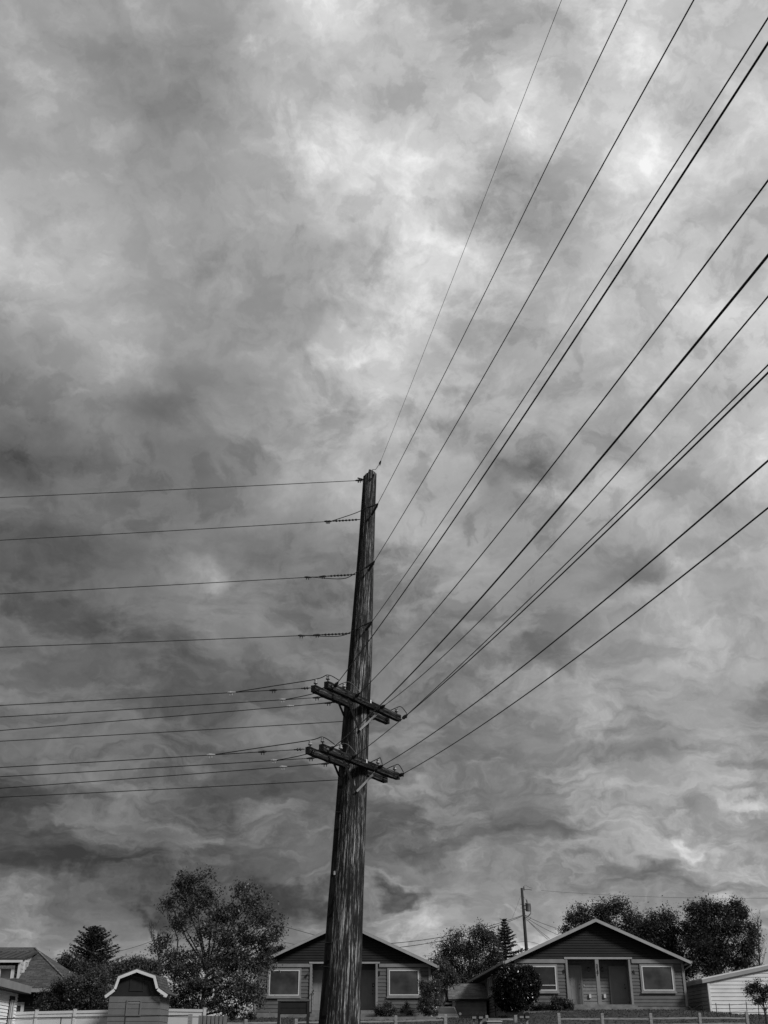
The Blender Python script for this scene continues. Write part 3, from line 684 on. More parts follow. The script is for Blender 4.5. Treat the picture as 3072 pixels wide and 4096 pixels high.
# jumpers at the crossarms: over both pin insulators and out to the left wire
for f_, b_, i, tt_ in (('uf', 'ub', 4, 1.55), ('lf', 'lb', 8, 1.75)):
    a = tops[f_][0]; c = tops[b_][0]; e = lw_pts[i](tt_); s0 = rw_start[{4: 4, 8: 6}[i]][0]
    jumper([s0 + Vector((.02, 0, .05)), a, c, (c * .45 + e * .55) + Vector((0, 0, .0)), e], .009)
    cl = clamp(e + Vector((-.1, 0, 0)), (1, 0, .02), .16); cl.data = cl.data.copy(); cl.data.materials[0] = MT['alu']
for (i, tt_, E, x_) in ((5, .95, UPB, 1290), (6, 1.05, UPB, 1372), (9, .98, LOB, 1262), (10, 1.1, LOB, 1362)):
    e = lw_pts[i](tt_); a = arm_pt(E, x_) - Vector((0, .02, -.02)); jumper([a, a * .5 + e * .5 + Vector((0, 0, -.01)), e], .008)
    cl = clamp(e + Vector((-.1, 0, 0)), (1, 0, .02), .15); cl.data = cl.data.copy(); cl.data.materials[0] = MT['alu']
for f_, k, i in (('uf', 1, 5), ('uf', 2, 9), ('lf', 1, 8), ('lf', 2, 10), ('lf', 3, 11)):
    a = tops[f_][k]; s0 = rw_start[i][0]
    o = jumper([a + Vector((-.35, .25, -.1)), a, (a + s0) * .5 + Vector((0, 0, .09)), s0 + Vector((0, 0, .03))], .009)
    if k == 1: o.data.materials[0] = MT['steel']
for x_, y_ in ((1329, 3492),):
    b = MB(); b.box(-.022, .022, -.004, .004, -.035, .035); o = b.build('marker_tag', MT['tag'], T); o.location = loc(pole_front(x_ + 8, y_, .02)); o.rotation_euler.z = R(-50)
for (ax, ay, bx, by) in ((1300, 3770, 1327, 3772), (1284, 3864, 1316, 3868), (1344, 3248, 1366, 3250)):
    b = MB(); b.tube([loc(pole_front(ax + 1 + (bx - ax) * k / 4, ay + (by - ay) * k / 4, .02)) for k in range(5)], .012, 5); b.build('step_strap', MT['black'], T)

# ------------------------------------------------------------------ houses
class Frame:                              # a building's own axes: u along the front, v back, z up
    def __init__(s, px, py, Y, rot):
        s.o = P(px, py, Y); s.r = rot; s.c, s.s = math.cos(rot), math.sin(rot)
    def uz(s, px, py, v=0.0):
        r = ray(px, py); ox = s.o.x - s.s * v; oy = s.o.y + s.c * v
        # point (r0*Y, Y); normal (-s, c): -s*(X-ox)+c*(Y-oy)=0
        Y = (s.c * oy - s.s * ox) / (s.c - s.s * r[0]); X = r[0] * Y
        return (X - ox) * s.c + (Y - oy) * s.s, EYE + r[1] * Y - s.z0
    z0 = 0.0
    def u(s, px, py, v=0.0): return s.uz(px, py, v)[0]
    def z(s, px, py, v=0.0): return s.uz(px, py, v)[1]
def frame_ring(mb, u0, u1, z0, z1, w_, y0, y1):
    mb.box(u0, u1, y0, y1, z1 - w_, z1); mb.box(u0, u1, y0, y1, z0, z0 + w_)
    mb.box(u0, u0 + w_, y0, y1, z0 + w_, z1 - w_); mb.box(u1 - w_, u1, y0, y1, z0 + w_, z1 - w_)
def window(parent, u0, u1, z0, z1, y, outer=.11, inner=.06, pane='pane', mull=None, om='trim', im='white', rail=None):
    b = MB(); frame_ring(b, u0, u1, z0, z1, outer, y - .05, y + .02); W = b.build('window', MT[om], parent)
    a, c, e, f = u0 + outer, u1 - outer, z0 + outer, z1 - outer
    b = MB(); frame_ring(b, a, c, e, f, inner, y - .065, y + .01)
    if mull: b.box((a + c) / 2 - .03, (a + c) / 2 + .03, y - .06, y, e + inner, f - inner)
    if rail: b.box(a + inner, c - inner, y - .055, y, e + (f - e) * rail - .02, e + (f - e) * rail + .02)
    b.build('frame', MT[im], W)
    b = MB(); b.box(a + inner * .5, c - inner * .5, y - .02, y - .005, e + inner * .5, f - inner * .5); b.build('pane', MT[pane], W)
    b = MB(); b.box(u0 - .04, u1 + .04, y - .10, y - .052, z0 - .05, z0 + .03); b.build('sill', MT[om], W)
    return W
def roof_slab(mb, p, q, y0, y1, th=.10):  # p eave, q ridge (u,z); between y0,y1
    d = Vector((q[0] - p[0], q[1] - p[1])); n = Vector((-d.y, d.x)).normalized() * th
    if n.y < 0: n = -n
    mb.prism([(p[0], y0, p[1]), (q[0], y0, q[1]), (q[0], y0, q[1] + th * 1.1), (p[0] + n.x, y0, p[1] + n.y)], (0, 0, 0), (0, y1 - y0, 0))
def text_mesh(s, size, name, m, parent, locv, rot, depth=.012):
    cu = bpy.data.curves.new(name, 'FONT'); cu.body = s; cu.size = size; cu.extrude = depth; cu.align_x = 'CENTER'; cu.align_y = 'CENTER'; cu.offset = size * .02
    tmp = bpy.data.objects.new(name, cu); sc.collection.objects.link(tmp)
    dg = bpy.context.evaluated_depsgraph_get(); me = bpy.data.meshes.new_from_object(tmp.evaluated_get(dg))
    bpy.data.objects.remove(tmp); me.name = name; me.materials.clear(); me.materials.append(m)
    o = bpy.data.objects.new(name, me); sc.collection.objects.link(o); o.parent = parent; o.location = locv; o.rotation_euler = rot
    return o

def duplex(cfg):
    fr = Frame(cfg['cx'], cfg['base'], 72.0, cfg['rot']); zb = fr.o.z - .15; fr.z0 = zb
    H = thing('house', cfg['label'], 'house', (fr.o.x, fr.o.y, zb), cfg['rot'])
    my = cfg['midy']
    uL, uR = fr.u(cfg['wl'], my), fr.u(cfg['wr'], my)
    zf = fr.z(cfg['cx'], cfg['found']); zband0 = fr.z(cfg['cx'], cfg['band'][1]); zband1 = fr.z(cfg['cx'], cfg['band'][0])
    D = cfg['depth']; oh = .55
    pu, pz = fr.uz(*cfg['peak'], v=-oh); tR = fr.uz(*cfg['tipR'], v=-oh); tL = fr.uz(*cfg['tipL'], v=-oh)
    oL, oR = fr.u(cfg['open'][0], my), fr.u(cfg['open'][1], my)
    zt_ = fr.z(cfg['cx'], cfg['beam'][1]); zbm = fr.z(cfg['cx'], cfg['beam'][0]); zfl = fr.z(cfg['cx'], cfg['floor'])
    # front wall left and right of the porch, then sides and back
    b = MB(); pit = cfg['pitch']
    b.siding((uL, 0), (oL, 0), zf, zband0, pit); b.siding((oR, 0), (uR, 0), zf, zband0, pit)
    b.siding((uL, D), (uL, 0), zf, zband0 + .25, pit); b.siding((uR, 0), (uR, D), zf, zband0 + .25, pit); b.siding((uR, D), (uL, D), zf, zband1, pit)
    b.build('wall', MT['siding'], H)
    b = MB(); b.box(uL - .03, uR + .03, -.02, D + .02, -.6, zf - .004); b.build('foundation', MT['concrete'], H)
    # porch recess
    pd = 1.05; b = MB(); b.siding((oL, pd), (oR, pd), zfl, zt_ + .02, pit); b.siding((oL, 0), (oL, pd), zfl, zt_ + .02, pit); b.siding((oR, pd), (oR, 0), zfl, zt_ + .02, pit)
    b.build('porch_wall', MT['porch'], H)
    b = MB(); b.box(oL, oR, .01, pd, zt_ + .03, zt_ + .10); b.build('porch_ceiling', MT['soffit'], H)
    b = MB(); b.box(oL - .02, oR + .02, .0, pd + .1, zf - .02, zfl); b.build('porch_floor', MT['concrete'], H)
    # trims
    b = MB(); b.box(uL - .06, oL - .11, -.10, -.046, zband0, zband1); b.box(oR + .11, uR + .06, -.10, -.046, zband0, zband1); b.build('band_board', MT['trim'], H)
    b = MB(); b.box(uL - .06, uL + .08, -.085, -.047, zf, zband0 - .003); b.box(uL - .06, uL - .004, -.046, .10, zf, zband0 - .003); b.build('corner_board', MT['trim'], H)
    b = MB(); b.box(uR - .08, uR + .06, -.085, -.047, zf, zband0 - .003); b.box(uR + .004, uR + .06, -.046, .10, zf, zband0 - .003); b.build('corner_board', MT['trim'], H)
    b = MB(); b.box(oL - .16, oR + .16, -.13, .0, zt_, zbm); b.build('porch_beam', MT['fascia'], H)
    for x in (oL, oR):
        b = MB(); b.box(x - .10, x + .03, -.11, .08, zf + .02, zt_ - .003); b.build('porch_trim', MT['trim'], H)
    # gable wall in a darker paint
    m_ = (pz - tR[1]) / (tR[0] - pu)
    def half(z): return max((pz - .16 - z) / m_, .01)
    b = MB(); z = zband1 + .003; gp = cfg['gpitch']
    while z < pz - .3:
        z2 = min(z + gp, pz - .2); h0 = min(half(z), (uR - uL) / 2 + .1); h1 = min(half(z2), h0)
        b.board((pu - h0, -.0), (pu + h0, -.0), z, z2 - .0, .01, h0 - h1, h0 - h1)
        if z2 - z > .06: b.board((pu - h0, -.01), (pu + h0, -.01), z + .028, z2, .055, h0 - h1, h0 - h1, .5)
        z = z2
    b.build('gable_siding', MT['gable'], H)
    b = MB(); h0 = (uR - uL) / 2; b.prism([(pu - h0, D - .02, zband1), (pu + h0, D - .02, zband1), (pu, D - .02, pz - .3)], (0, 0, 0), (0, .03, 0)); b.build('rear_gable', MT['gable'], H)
    # roof
    Db = D + .5; b = MB()
    roof_slab(b, (tL[0], tL[1] - .11), (pu, pz - .13), -oh, Db); roof_slab(b, (tR[0], tR[1] - .11), (pu, pz - .13), -oh, Db)
    rf = b.build('roof', MT['shingle'], H, uvf=lambda c: (c.y, math.hypot(c.x - pu, c.z - pz)))
    b = MB(); fh = cfg['fh']
    for tp in (tL, tR):
        sgn = 1 if tp[0] > pu else -1
        b.prism([(pu, -oh - .03, pz - .02), (tp[0], -oh - .03, tp[1] - .02), (tp[0], -oh - .03, tp[1] - fh), (pu, -oh - .03, pz - fh - .02)], (0, 0, 0), (0, .026, 0))
    b.build('rake_fascia', MT['fascia'], rf)
    for tp in (tL, tR):
        b = MB(); wx = uL if tp is tL else uR
        zz_ = tp[1] - fh + .02
        b.box(min(tp[0], wx), max(tp[0], wx), -oh + .01, -.02, zz_ - .02, zz_); b.box(min(tp[0], wx), max(tp[0], wx), -.02, Db - .02, zz_ - .02, zz_)
        b.build('soffit', MT['soffit'], rf)
    for tp in (tL, tR):
        sg = -1 if tp is tL else 1
        b = MB(); x_ = tp[0]
        b.box(min(x_, x_ + sg * .12), max(x_, x_ + sg * .12), -oh, Db, tp[1] - .16, tp[1] - .02); g = b.build('gutter', MT['trim'], rf)
        wx = (uL - .08) if sg < 0 else (uR + .08)
        b = MB(); b.tube([(x_ + sg * .06, -oh + .12, tp[1] - .14), (x_ + sg * .04, -oh + .12, tp[1] - .26), ((x_ + wx) / 2, -.2, tp[1] - .40), (wx, .12, tp[1] - .52), (wx, .12, zf + .05), (wx + sg * .16, .06, zf - .1)], .045, 6)
        b.build('downspout', MT['trim'], H)
    # doors
    for k, (x0_, x1_, yt, yb) in enumerate(cfg['doors']):
        a, z1_ = fr.uz(x0_, yt, pd - .1); c = fr.u(x1_, yt, pd - .1); z0_ = zfl
        b = MB(); b.box(a, c, pd - .09, pd - .05, z0_ + .02, z1_)
        for zz in ((.15, .42), (.5, .93)):
            for q in ((.14, .46), (.54, .86)):
                b.box(a + (c - a) * q[0], a + (c - a) * q[1], pd - .10, pd - .089, z0_ + (z1_ - z0_) * zz[0], z0_ + (z1_ - z0_) * zz[1])
        dr = b.build('door', MT['door'], H)
        b = MB(); b.box(a - .11, a - .005, pd - .11, pd - .045, z0_, z1_ + .12); b.box(c + .005, c + .11, pd - .11, pd - .045, z0_, z1_ + .12); b.box(a - .004, c + .004, pd - .11, pd - .045, z1_ + .01, z1_ + .12); b.build('door_frame', MT['door'], dr)
        kx = a + .1 if cfg['knob'][k] == 0 else c - .1
        b = MB(); b.lathe((kx, pd - .10, z0_ + .95), (0, -1, 0), [(0, .03), (.03, .015), (.05, .035), (.07, .02)], 8); b.lathe((kx, pd - .10, z0_ + 1.15), (0, -1, 0), [(0, .03), (.02, .03)], 8); b.build('door_knob', MT['black'], dr)
    for (x0_, yt, x1_, yb, pn, rl) in cfg['windows']:
        a, z1_ = fr.uz(x0_, yt, -.05); c, z0_ = fr.uz(x1_, yb, -.05)
        # a vertical edge leans in the picture: take both edges at mid height
        a = fr.u((x0_), (yt + yb) / 2, -.05); c = fr.u(x1_, (yt + yb) / 2, -.05)
        window(H, a, c, z0_, z1_, -.05, .10, .06, pn, rail=rl)
    return H, fr, dict(uL=uL, uR=uR, zf=zf, oL=oL, oR=oR, zt=zt_, zfl=zfl, pd=pd, D=D, zband0=zband0)

# right house 2147
RH, rfr, ri = duplex(dict(cx=2400, base=4045, rot=R(1.6), label='low dark duplex with large bush at its left corner, number 2147 on porch post', midy=3940,
    wl=2063, wr=2738, found=4026, band=(3837, 3853), peak=(2382, 3672), tipR=(2761, 3842), tipL=(2020, 3842), open=(2273, 2526), beam=(3829, 3837), floor=4018, depth=22.8,
    pitch=.195, gpitch=.15, fh=.20, doors=[(2272, 2319, 3869, 4016), (2441, 2499, 3873, 4017)], knob=[1, 1],
    windows=[(2090, 3857, 2231, 3970, 'pane2', .22), (2562, 3857, 2698, 3970, 'pane', None)]))
b = MB(); pu0 = rfr.u(2392, 3930); b.box(pu0 - .11, pu0 + .11, -.12, .10, ri['zfl'], ri['zt'] - .003); pp = b.build('porch_post', MT['trim'], RH)
for i, ch in enumerate('2147'):
    text_mesh(ch, .23, 'house_number', MT['black'], pp, (pu0, -.135, ri['zt'] - .38 - i * .165), (R(90), 0, 0))
text_mesh('B', .27, 'unit_letter', MT['black'], RH, (rfr.u(2256, 3886), -.075, rfr.z(2255, 3886)), (R(90), 0, 0))
text_mesh('A', .27, 'unit_letter', MT['black'], RH, (rfr.u(2533, 3888), -.075, rfr.z(2531, 3888)), (R(90), R(8), 0))
for x_, y_ in ((2352, 3877), (2407, 3877)):
    u_, z_ = rfr.uz(x_, y_, ri['pd']); b = MB(); b.lathe((u_, ri['pd'] - .16, z_ - .14), (0, 0, 1), [(0, .02), (.02, .055), (.2, .07), (.25, .03), (.28, .01)], 8); b.box(u_ - .03, u_ + .03, ri['pd'] - .12, ri['pd'] - .04, z_ + .0, z_ + .08)
    l_ = b.build('wall_lamp', MT['black'], RH); b = MB(); b.lathe((u_, ri['pd'] - .16, z_ - .10), (0, 0, 1), [(0, .058), (.14, .072)], 8); b.build('lamp_glass', MT['steel'], l_)
for x_, y_ in ((2359, 3985), (2418, 3985)):
    u_, z_ = rfr.uz(x_, y_, ri['pd']); b = MB(); b.box(u_ - .065, u_ + .065, ri['pd'] - .14, ri['pd'] - .046, z_ - .1, z_ + .1); b.box(u_ - .07, u_ + .07, ri['pd'] - .15, ri['pd'] - .046, z_ + .1, z_ + .12); b.build('wall_box', MT['white'], RH)
u_, z_ = rfr.uz(2335, 3941, ri['pd']); b = MB(); b.box(u_ - .02, u_ + .02, ri['pd'] - .07, ri['pd'] - .046, z_ - .04, z_ + .04); b.build('doorbell', MT['white'], RH)
# side window, meter and pipe on the left flank
W = thing('flank', '', ''); bpy.data.objects.remove(W)
sw_ = window(RH, 0, 1.1, 0, 1.35, 0, .10, .06, 'pane2', mull=True)
fl = ri['uL'] - .045
def flank_v(px):                      # depth on the left flank seen at picture x
    lo, hi = 0, 20
    for _ in range(40):
        m = (lo + hi) / 2; X = rfr.o.x + fl * rfr.c - m * rfr.s; Y = rfr.o.y + fl * rfr.s + m * rfr.c
        x = 1536 + F * X / (Y * CT + 2.5 * ST)
        if x > px: lo = m
        else: hi = m
    return lo
v_ = flank_v(1973); sw_.location = (fl, flank_v(1957), ri['zf'] + 1.05); sw_.rotation_euler.z = R(-90); sw_.scale.x = max(.5, abs(flank_v(1957) - flank_v(1974)) / 1.1)
vm = flank_v(1984); b = MB(); b.box(fl - .16, fl, vm - .2, vm + .15, ri['zf'] + .95, ri['zf'] + 1.45); mt = b.build('meter_box', MT['steel'], RH)
b = MB(); b.tube([(fl - .06, vm, ri['zf'] + .95), (fl - .06, vm, ri['zf'] - .3)], .03, 6); b.build('conduit', MT['black'], RH)
# steps of both porches
def steps(H, fr, info, ul, ur, ys):
    b = MB(); zl = [fr.z(2000 if ul > 0 else 1400, y, -.6) for y in ys]
    z0_ = info['zfl']; n_ = len(ys)
    for k in range(n_):
        top = z0_ - k * (z0_ - zl[-1]) / n_ ; b.box(ul - .02 * k, ur + .02 * k, -.38 * (k + 1) - .13, -.38 * k - .132, -1.0, top - (.001 * k))
    return b.build('porch_steps', MT['concrete'], H)
b = MB(); ul, ur = rfr.u(2286, 4030, -.5), rfr.u(2548, 4030, -.5)
b.box(ul, ur, -.75, -.135, -.3, ri['zfl'] - .02); b.box(ul, ur, -1.15, -.752, -.3, ri['zfl'] - .20); b.build('porch_steps', MT['concrete'], RH)

# centre house
CH, cfr, ci = duplex(dict(cx=1376, base=4067, rot=0.0, label='low dark duplex directly behind the big pole, half hidden by the leafy tree', midy=3950,
    wl=1023, wr=1720, found=4050, band=(3855, 3869), peak=(1376, 3684), tipR=(1749, 3859), tipL=(1003, 3859), open=(1245, 1509), beam=(3848, 3855), floor=4041, depth=15,
    pitch=.205, gpitch=.15, fh=.19, doors=[(1250, 1298, 3889, 4039), (1447, 1497, 3889, 4039)], knob=[0, 1],
    windows=[(1070, 3873, 1204, 3990, 'pane', None), (1549, 3873, 1682, 3989, 'pane', None)]))
b = MB(); b.box(cfr.u(1247, 4050, -.5), cfr.u(1505, 4050, -.5), -.6, -.135, -.3, ci['zfl'] - .02); b.box(cfr.u(1240, 4055, -.9), cfr.u(1510, 4055, -.9), -1.0, -.602, -.3, ci['zfl'] - .20); b.build('porch_steps', MT['concrete'], CH)
b = MB(); u_, z_ = cfr.uz(1235, 3892); b.lathe((u_, -.06, z_), (0, -1, -.3), [(0, .05), (.05, .03), (.06, .06), (.18, .08)], 8); b.build('flood_lamp', MT['steel'], CH)
b = MB(); u_, z_ = cfr.uz(1517, 3893); b.box(u_ - .07, u_ + .05, -.10, -.05, z_ - .12, z_ + .12); b.build('meter_plate', MT['black'], CH)
u_, z_ = cfr.uz(1493, 3941, ci['pd']); b = MB(); b.box(u_ - .06, u_ + .06, ci['pd'] - .13, ci['pd'] - .105, z_ - .1, z_ + .1); dk = b.build('door_knocker', MT['black'], CH)
b = MB(); b.box(u_ - .02, u_ + .02, ci['pd'] - .14, ci['pd'] - .131, z_ - .04, z_ + .03); b.build('knocker_plate', MT['tag'], dk)
b = MB(); u_ = cfr.u(1246, 4010, -.9); b.tube([(u_, -.95, -.2), (u_, -.95, 1.35), (u_ + .05, -.2, 1.55)], .025, 6); b.build('hand_rail', MT['black'], CH)

# ---- white building on the right
fr = Frame(2846, 4062, 71.0, R(-.6)); fr.z0 = fr.o.z - .5
WB = thing('outbuilding', 'white clapboard outbuilding with shallow roof at the right edge', 'building', (fr.o.x, fr.o.y, fr.z0), fr.r)
ce = fr.z(2836, 3917); sl_ = .19; Wd = 9.0; dep = 11.0
b = MB(); z = 0.0; pit = .215
b.board((0, 0), (Wd, 0), 0, ce, .004)
while z < ce + Wd / 2 * sl_:
    z2 = z + pit
    if z2 <= ce: b.board((0, 0), (Wd, 0), z + .03, z2, .05, lap=.5)
    else:
        i_ = max(0, (z2 - ce) / sl_); j_ = max(0, (z + .03 - ce) / sl_)
        if i_ < Wd / 2: b.board((j_, 0), (Wd - j_, 0), z + .03, z2, .05, i_ - j_, i_ - j_, .5); b.board((j_, .004), (Wd - j_, .004), z, z2, .004, i_ - j_, i_ - j_)
    z = z2
b.build('wall', MT['white_wall'], WB)
b = MB(); b.siding((0, dep), (0, 0), 0, ce + .05, pit, .03); o = b.build('side_wall', MT['fascia'], WB); tag(o, 'side wall with shade painted into its colour')  # same white siding, its shade put into a darker colour on this side
b = MB(); b.siding((Wd, 0), (Wd, dep), 0, ce, pit, .03); b.build('side_wall', MT['white_wall'], WB)
b = MB(); b.box(-.04, .08, -.09, -.052, 0, ce); b.box(-.05, -.006, -.05, .06, 0, ce); b.build('corner_board', MT['white_wall'], WB)
b = MB(); oh = .35; roof_slab(b, (-oh, ce - oh * sl_ + .04), (Wd / 2, ce + Wd / 2 * sl_ + .04), -.15, dep + .3, .08); roof_slab(b, (Wd + oh, ce - oh * sl_ + .04), (Wd / 2, ce + Wd / 2 * sl_ + .04), -.15, dep + .3, .08)
rf = b.build('roof', MT['white_wall'], WB)
b = MB()
for s_ in (0, 1):
    x0_ = -oh if s_ == 0 else Wd + oh; b.prism([(x0_, -.18, ce - oh * sl_ + .03), (Wd / 2, -.18, ce + Wd / 2 * sl_ + .03), (Wd / 2, -.18, ce + Wd / 2 * sl_ - .16), (x0_, -.18, ce - oh * sl_ - .16)], (0, 0, 0), (0, .027, 0))
b.box(-oh - .03, -oh, -.15, dep + .3, ce - oh * sl_ - .16, ce - oh * sl_ + .03); b.build('fascia', MT['fascia'], rf)

# ---- garage behind, between the two houses
fr = Frame(1865, 4060, 86, 0); fr.z0 = ground(4.5, 86) - .05
GA = thing('garage', 'small grey garage with mottled shingle roof between the two houses', 'garage', (fr.o.x, fr.o.y, fr.z0), 0)
gu0, gu1 = fr.u(1824, 4020), fr.u(1945, 4020); ze = fr.z(1860, 3998); zr = fr.z(1850, 3939, 2.2); 
b = MB(); b.siding((gu0, 0), (gu1, 0), 0, ze, .3, .03); b.siding((gu0, 4.4), (gu0, 0), 0, ze, .3, .03); b.siding((gu1, 0), (gu1, 4.4), 0, ze, .3, .03)
b.prism([(gu0 - .05, 0, ze), (gu0 - .05, 4.4, ze), (gu0 - .05, 2.2, zr - .1)], (0, 0, 0), (.06, 0, 0)); b.prism([(gu1, 0, ze), (gu1, 4.4, ze), (gu1, 2.2, zr - .1)], (0, 0, 0), (.06, 0, 0)); b.box(gu0, gu1, 4.3, 4.4, 0, ze); b.build('wall', MT['garage'], GA)
b = MB()
for s_, y_e in ((0, -.3), (1, 4.7)):
    b.prism([(gu0 - .55, y_e, ze - .05), (gu1 + .3, y_e, ze - .05), (gu1 + .3, 2.2, zr), (gu0 - .55, 2.2, zr)], (0, 0, 0), (0, 0, .09))
rf = b.build('roof', MT['shingle2'], GA, uvf=lambda c: (c.x, c.y * 1.2))
b = MB(); b.box(gu0 - .55, gu1 + .3, -.36, -.305, ze - .1, ze + .04); b.build('fascia', MT['soffit'], rf)
fr2 = Frame(1775, 4060, 95, 0); fr2.z0 = ground(4.5, 95) - .05
SG = thing('garage', 'farther low roofed shed peeking out left of the grey garage', 'shed', (fr2.o.x, fr2.o.y, fr2.z0), 0)
a, c = fr2.u(1745, 4000), fr2.u(1818, 4000); z1_ = fr2.z(1770, 3957, 1.5); z0_ = fr2.z(1770, 4020)
b = MB(); b.siding((a + .3, 0), (c - .2, 0), 0, z0_, .25); b.box(a + .3, c - .2, .01, 3, 0, z0_ - .01); b.build('wall', MT['siding'], SG)
b = MB(); b.prism([(a, -.3, z0_), (c, -.3, z0_), (c - .1, 1.5, z1_), (a, 1.5, z1_)], (0, 0, 0), (0, 0, .09)); b.prism([(a, 3.3, z0_), (c, 3.3, z0_), (c - .1, 1.51, z1_), (a, 1.51, z1_)], (0, 0, 0), (0, 0, .09)); b.build('roof', MT['shingle2'], SG, uvf=lambda c: (c.x, c.y * 1.2))

# ---- gambrel shed
fr = Frame(541, 4096, 56, R(1.2)); fr.z0 = ground(-11, 56) - .0
SH = thing('garden_shed', 'grey barn-roofed garden shed with white edged gambrel roof', 'shed', (fr.o.x, fr.o.y, fr.z0), fr.r)
a, c = fr.u(437, 4000), fr.u(641, 4000); ze = fr.z(540, 3985); dp = 2.6
b = MB(); z = 0.0; pit = (fr.z(540, 3990) - fr.z(540, 4015))
b.board((a, 0), (c, 0), 0, ze, .004); zz = ze
zz = ze - pit * 1.05
b.board((a, 0), (c, 0), zz + .02, ze, .03)
while zz > 0.2: b.board((a, 0), (c, 0), zz - pit + .02, zz, .03); b.board((c, 0), (c, dp), zz - pit + .02, zz, .03); zz -= pit
b.board((c, 0), (c, dp), ze - pit * 1.03, ze, .03); b.board((c, 0), (c, dp), 0, ze, .004); b.box(a, a + .04, 0.01, dp, 0, ze); b.box(a, c, dp - .04, dp, 0, ze)
b.build('wall', MT['shed'], SH)
pk = fr.uz(548, 3877, -.3); pts = [fr.uz(418, 3983, -.3), fr.uz(455, 3955, -.3), fr.uz(473, 3906, -.3), pk, fr.uz(622, 3903, -.3), fr.uz(634, 3952, -.3), fr.uz(672, 3979, -.3)]
b = MB(); inner = [(u_, z_ - .12) for u_, z_ in pts]
inner[0] = (a - .02, ze); inner[-1] = (c + .02, ze); inner[1] = (pts[1][0] + .1, pts[1][1] - .05); inner[5] = (pts[5][0] - .1, pts[5][1] - .05)
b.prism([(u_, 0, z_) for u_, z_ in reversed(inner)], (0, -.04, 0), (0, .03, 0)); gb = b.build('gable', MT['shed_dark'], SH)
b = MB(); u0_, z1_ = fr.uz(523, 3908); u1_, z0_ = fr.uz(574, 3965); frame_ring(b, u0_, u1_, z0_, z1_, .05, -.07, -.041); b.box(u0_ + .05, u1_ - .05, -.055, -.042, z0_ + .05, z1_ - .05); b.build('loft_hatch', MT['shed_dark'], gb)
b = MB()
for p, q in zip(pts, pts[1:]):
    d = Vector((q[0] - p[0], q[1] - p[1])).normalized(); n_ = Vector((-d.y, d.x)) * .05
    b.prism([(p[0], 0, p[1]), (q[0], 0, q[1]), (q[0] + n_.x, 0, q[1] + n_.y), (p[0] + n_.x, 0, p[1] + n_.y)], (0, -.3, 0), (0, dp + .25, 0))
rf = b.build('roof', MT['shingle'], SH, uvf=lambda c: (c.y, c.z * 1.3 + c.x * .3))
b = MB()
for i, (p, q) in enumerate(zip(pts, pts[1:])):
    d = Vector((q[0] - p[0], q[1] - p[1])).normalized(); n_ = Vector((d.y, -d.x)) * (.13 if i in (0, 2, 3, 5) else .12)
    pi = Vector(p) + n_; qi = Vector(q) + n_
    b.prism([(p[0], 0, p[1]), (q[0], 0, q[1]), (qi.x, 0, qi.y), (pi.x, 0, pi.y)], (0, -.33 - .002 * i, 0), (0, -.305 - .002 * i, 0))
b.build('white_trim', MT['white_wall'], rf)
dr = MB(); u0_, z1_ = fr.uz(508, 4000); u1_ = fr.u(568, 4000); frame_ring(dr, u0_, u1_, fr.z(530, 4065), z1_, .06, -.075, -.031); o = dr.build('door', MT['shed'], SH)
b = MB(); b.box(u0_ + .07, u1_ - .07, -.05, -.032, z1_ - .16, z1_ - .08); b.build('door_vent', MT['trim'], o)
b = MB(); b.box(u0_ + .0, u0_ + .03, -.05, -.032, 0, fr.z(530, 4068)); b.build('door_edge', MT['soffit'], o)

# ---- dark hip-roofed house with dormer, far left
fr = Frame(60, 4060, 66, 0); fr.z0 = ground(-21, 66)
DH = thing('house', 'dark clapboard house with hip roof and white trimmed dormer at the left edge', 'house', (fr.o.x, fr.o.y, fr.z0), 0)
uR_ = fr.u(196, 3980); ze = fr.z(150, 3955); uL_ = uR_ - 13
b = MB(); b.siding((uL_, 0), (uR_, 0), 0, ze, .2, .03); b.siding((uR_, 0), (uR_, 6.4), 0, ze, .2, .03); b.box(uL_, uR_ - .1, .05, 6.4, 0, ze - .02); b.build('wall', MT['darkwall'], DH)
rk = fr.uz(142, 3793, 3.2); rl = uL_ + 4; e = .7
b = MB(); eR = fr.uz(212, 3949, -e)[0]; zz = ze + .0
rv = [(uL_ - e, -e, zz), (eR + .4, -e, zz), (eR + .4, 9 + e, zz), (uL_ - e, 6.4 + e, zz), (rl, 3.2, rk[1]), (rk[0], 3.2, rk[1])]
rv[1] = (eR + 1.15, -e, zz); rv[2] = (eR + 1.15, 6.4 + e, zz)
b.add(rv, [(0, 1, 5, 4), (1, 2, 5), (2, 3, 4, 5), (3, 0, 4), (3, 2, 1, 0)]); rf = b.build('roof', MT['shingle'], DH, uvf=lambda c: (c.x, c.z * 1.9))
b = MB(); b.box(uL_ - e, eR + 1.15, -e - .05, -e + .01, zz - .2, zz - .01); b.build('fascia', MT['fascia'], rf)
b = MB(); b.tube([(rk[0] - .05, 3.2, rk[1]), (eR + 1.15, -e, zz + .02)], .07, 4); b.tube([(rl, 3.2, rk[1]), (rk[0], 3.2, rk[1])], .07, 4); b.build('ridge_cap', MT['shingle2'], rf, uvf=lambda c: (c.x, c.z * 1.9))
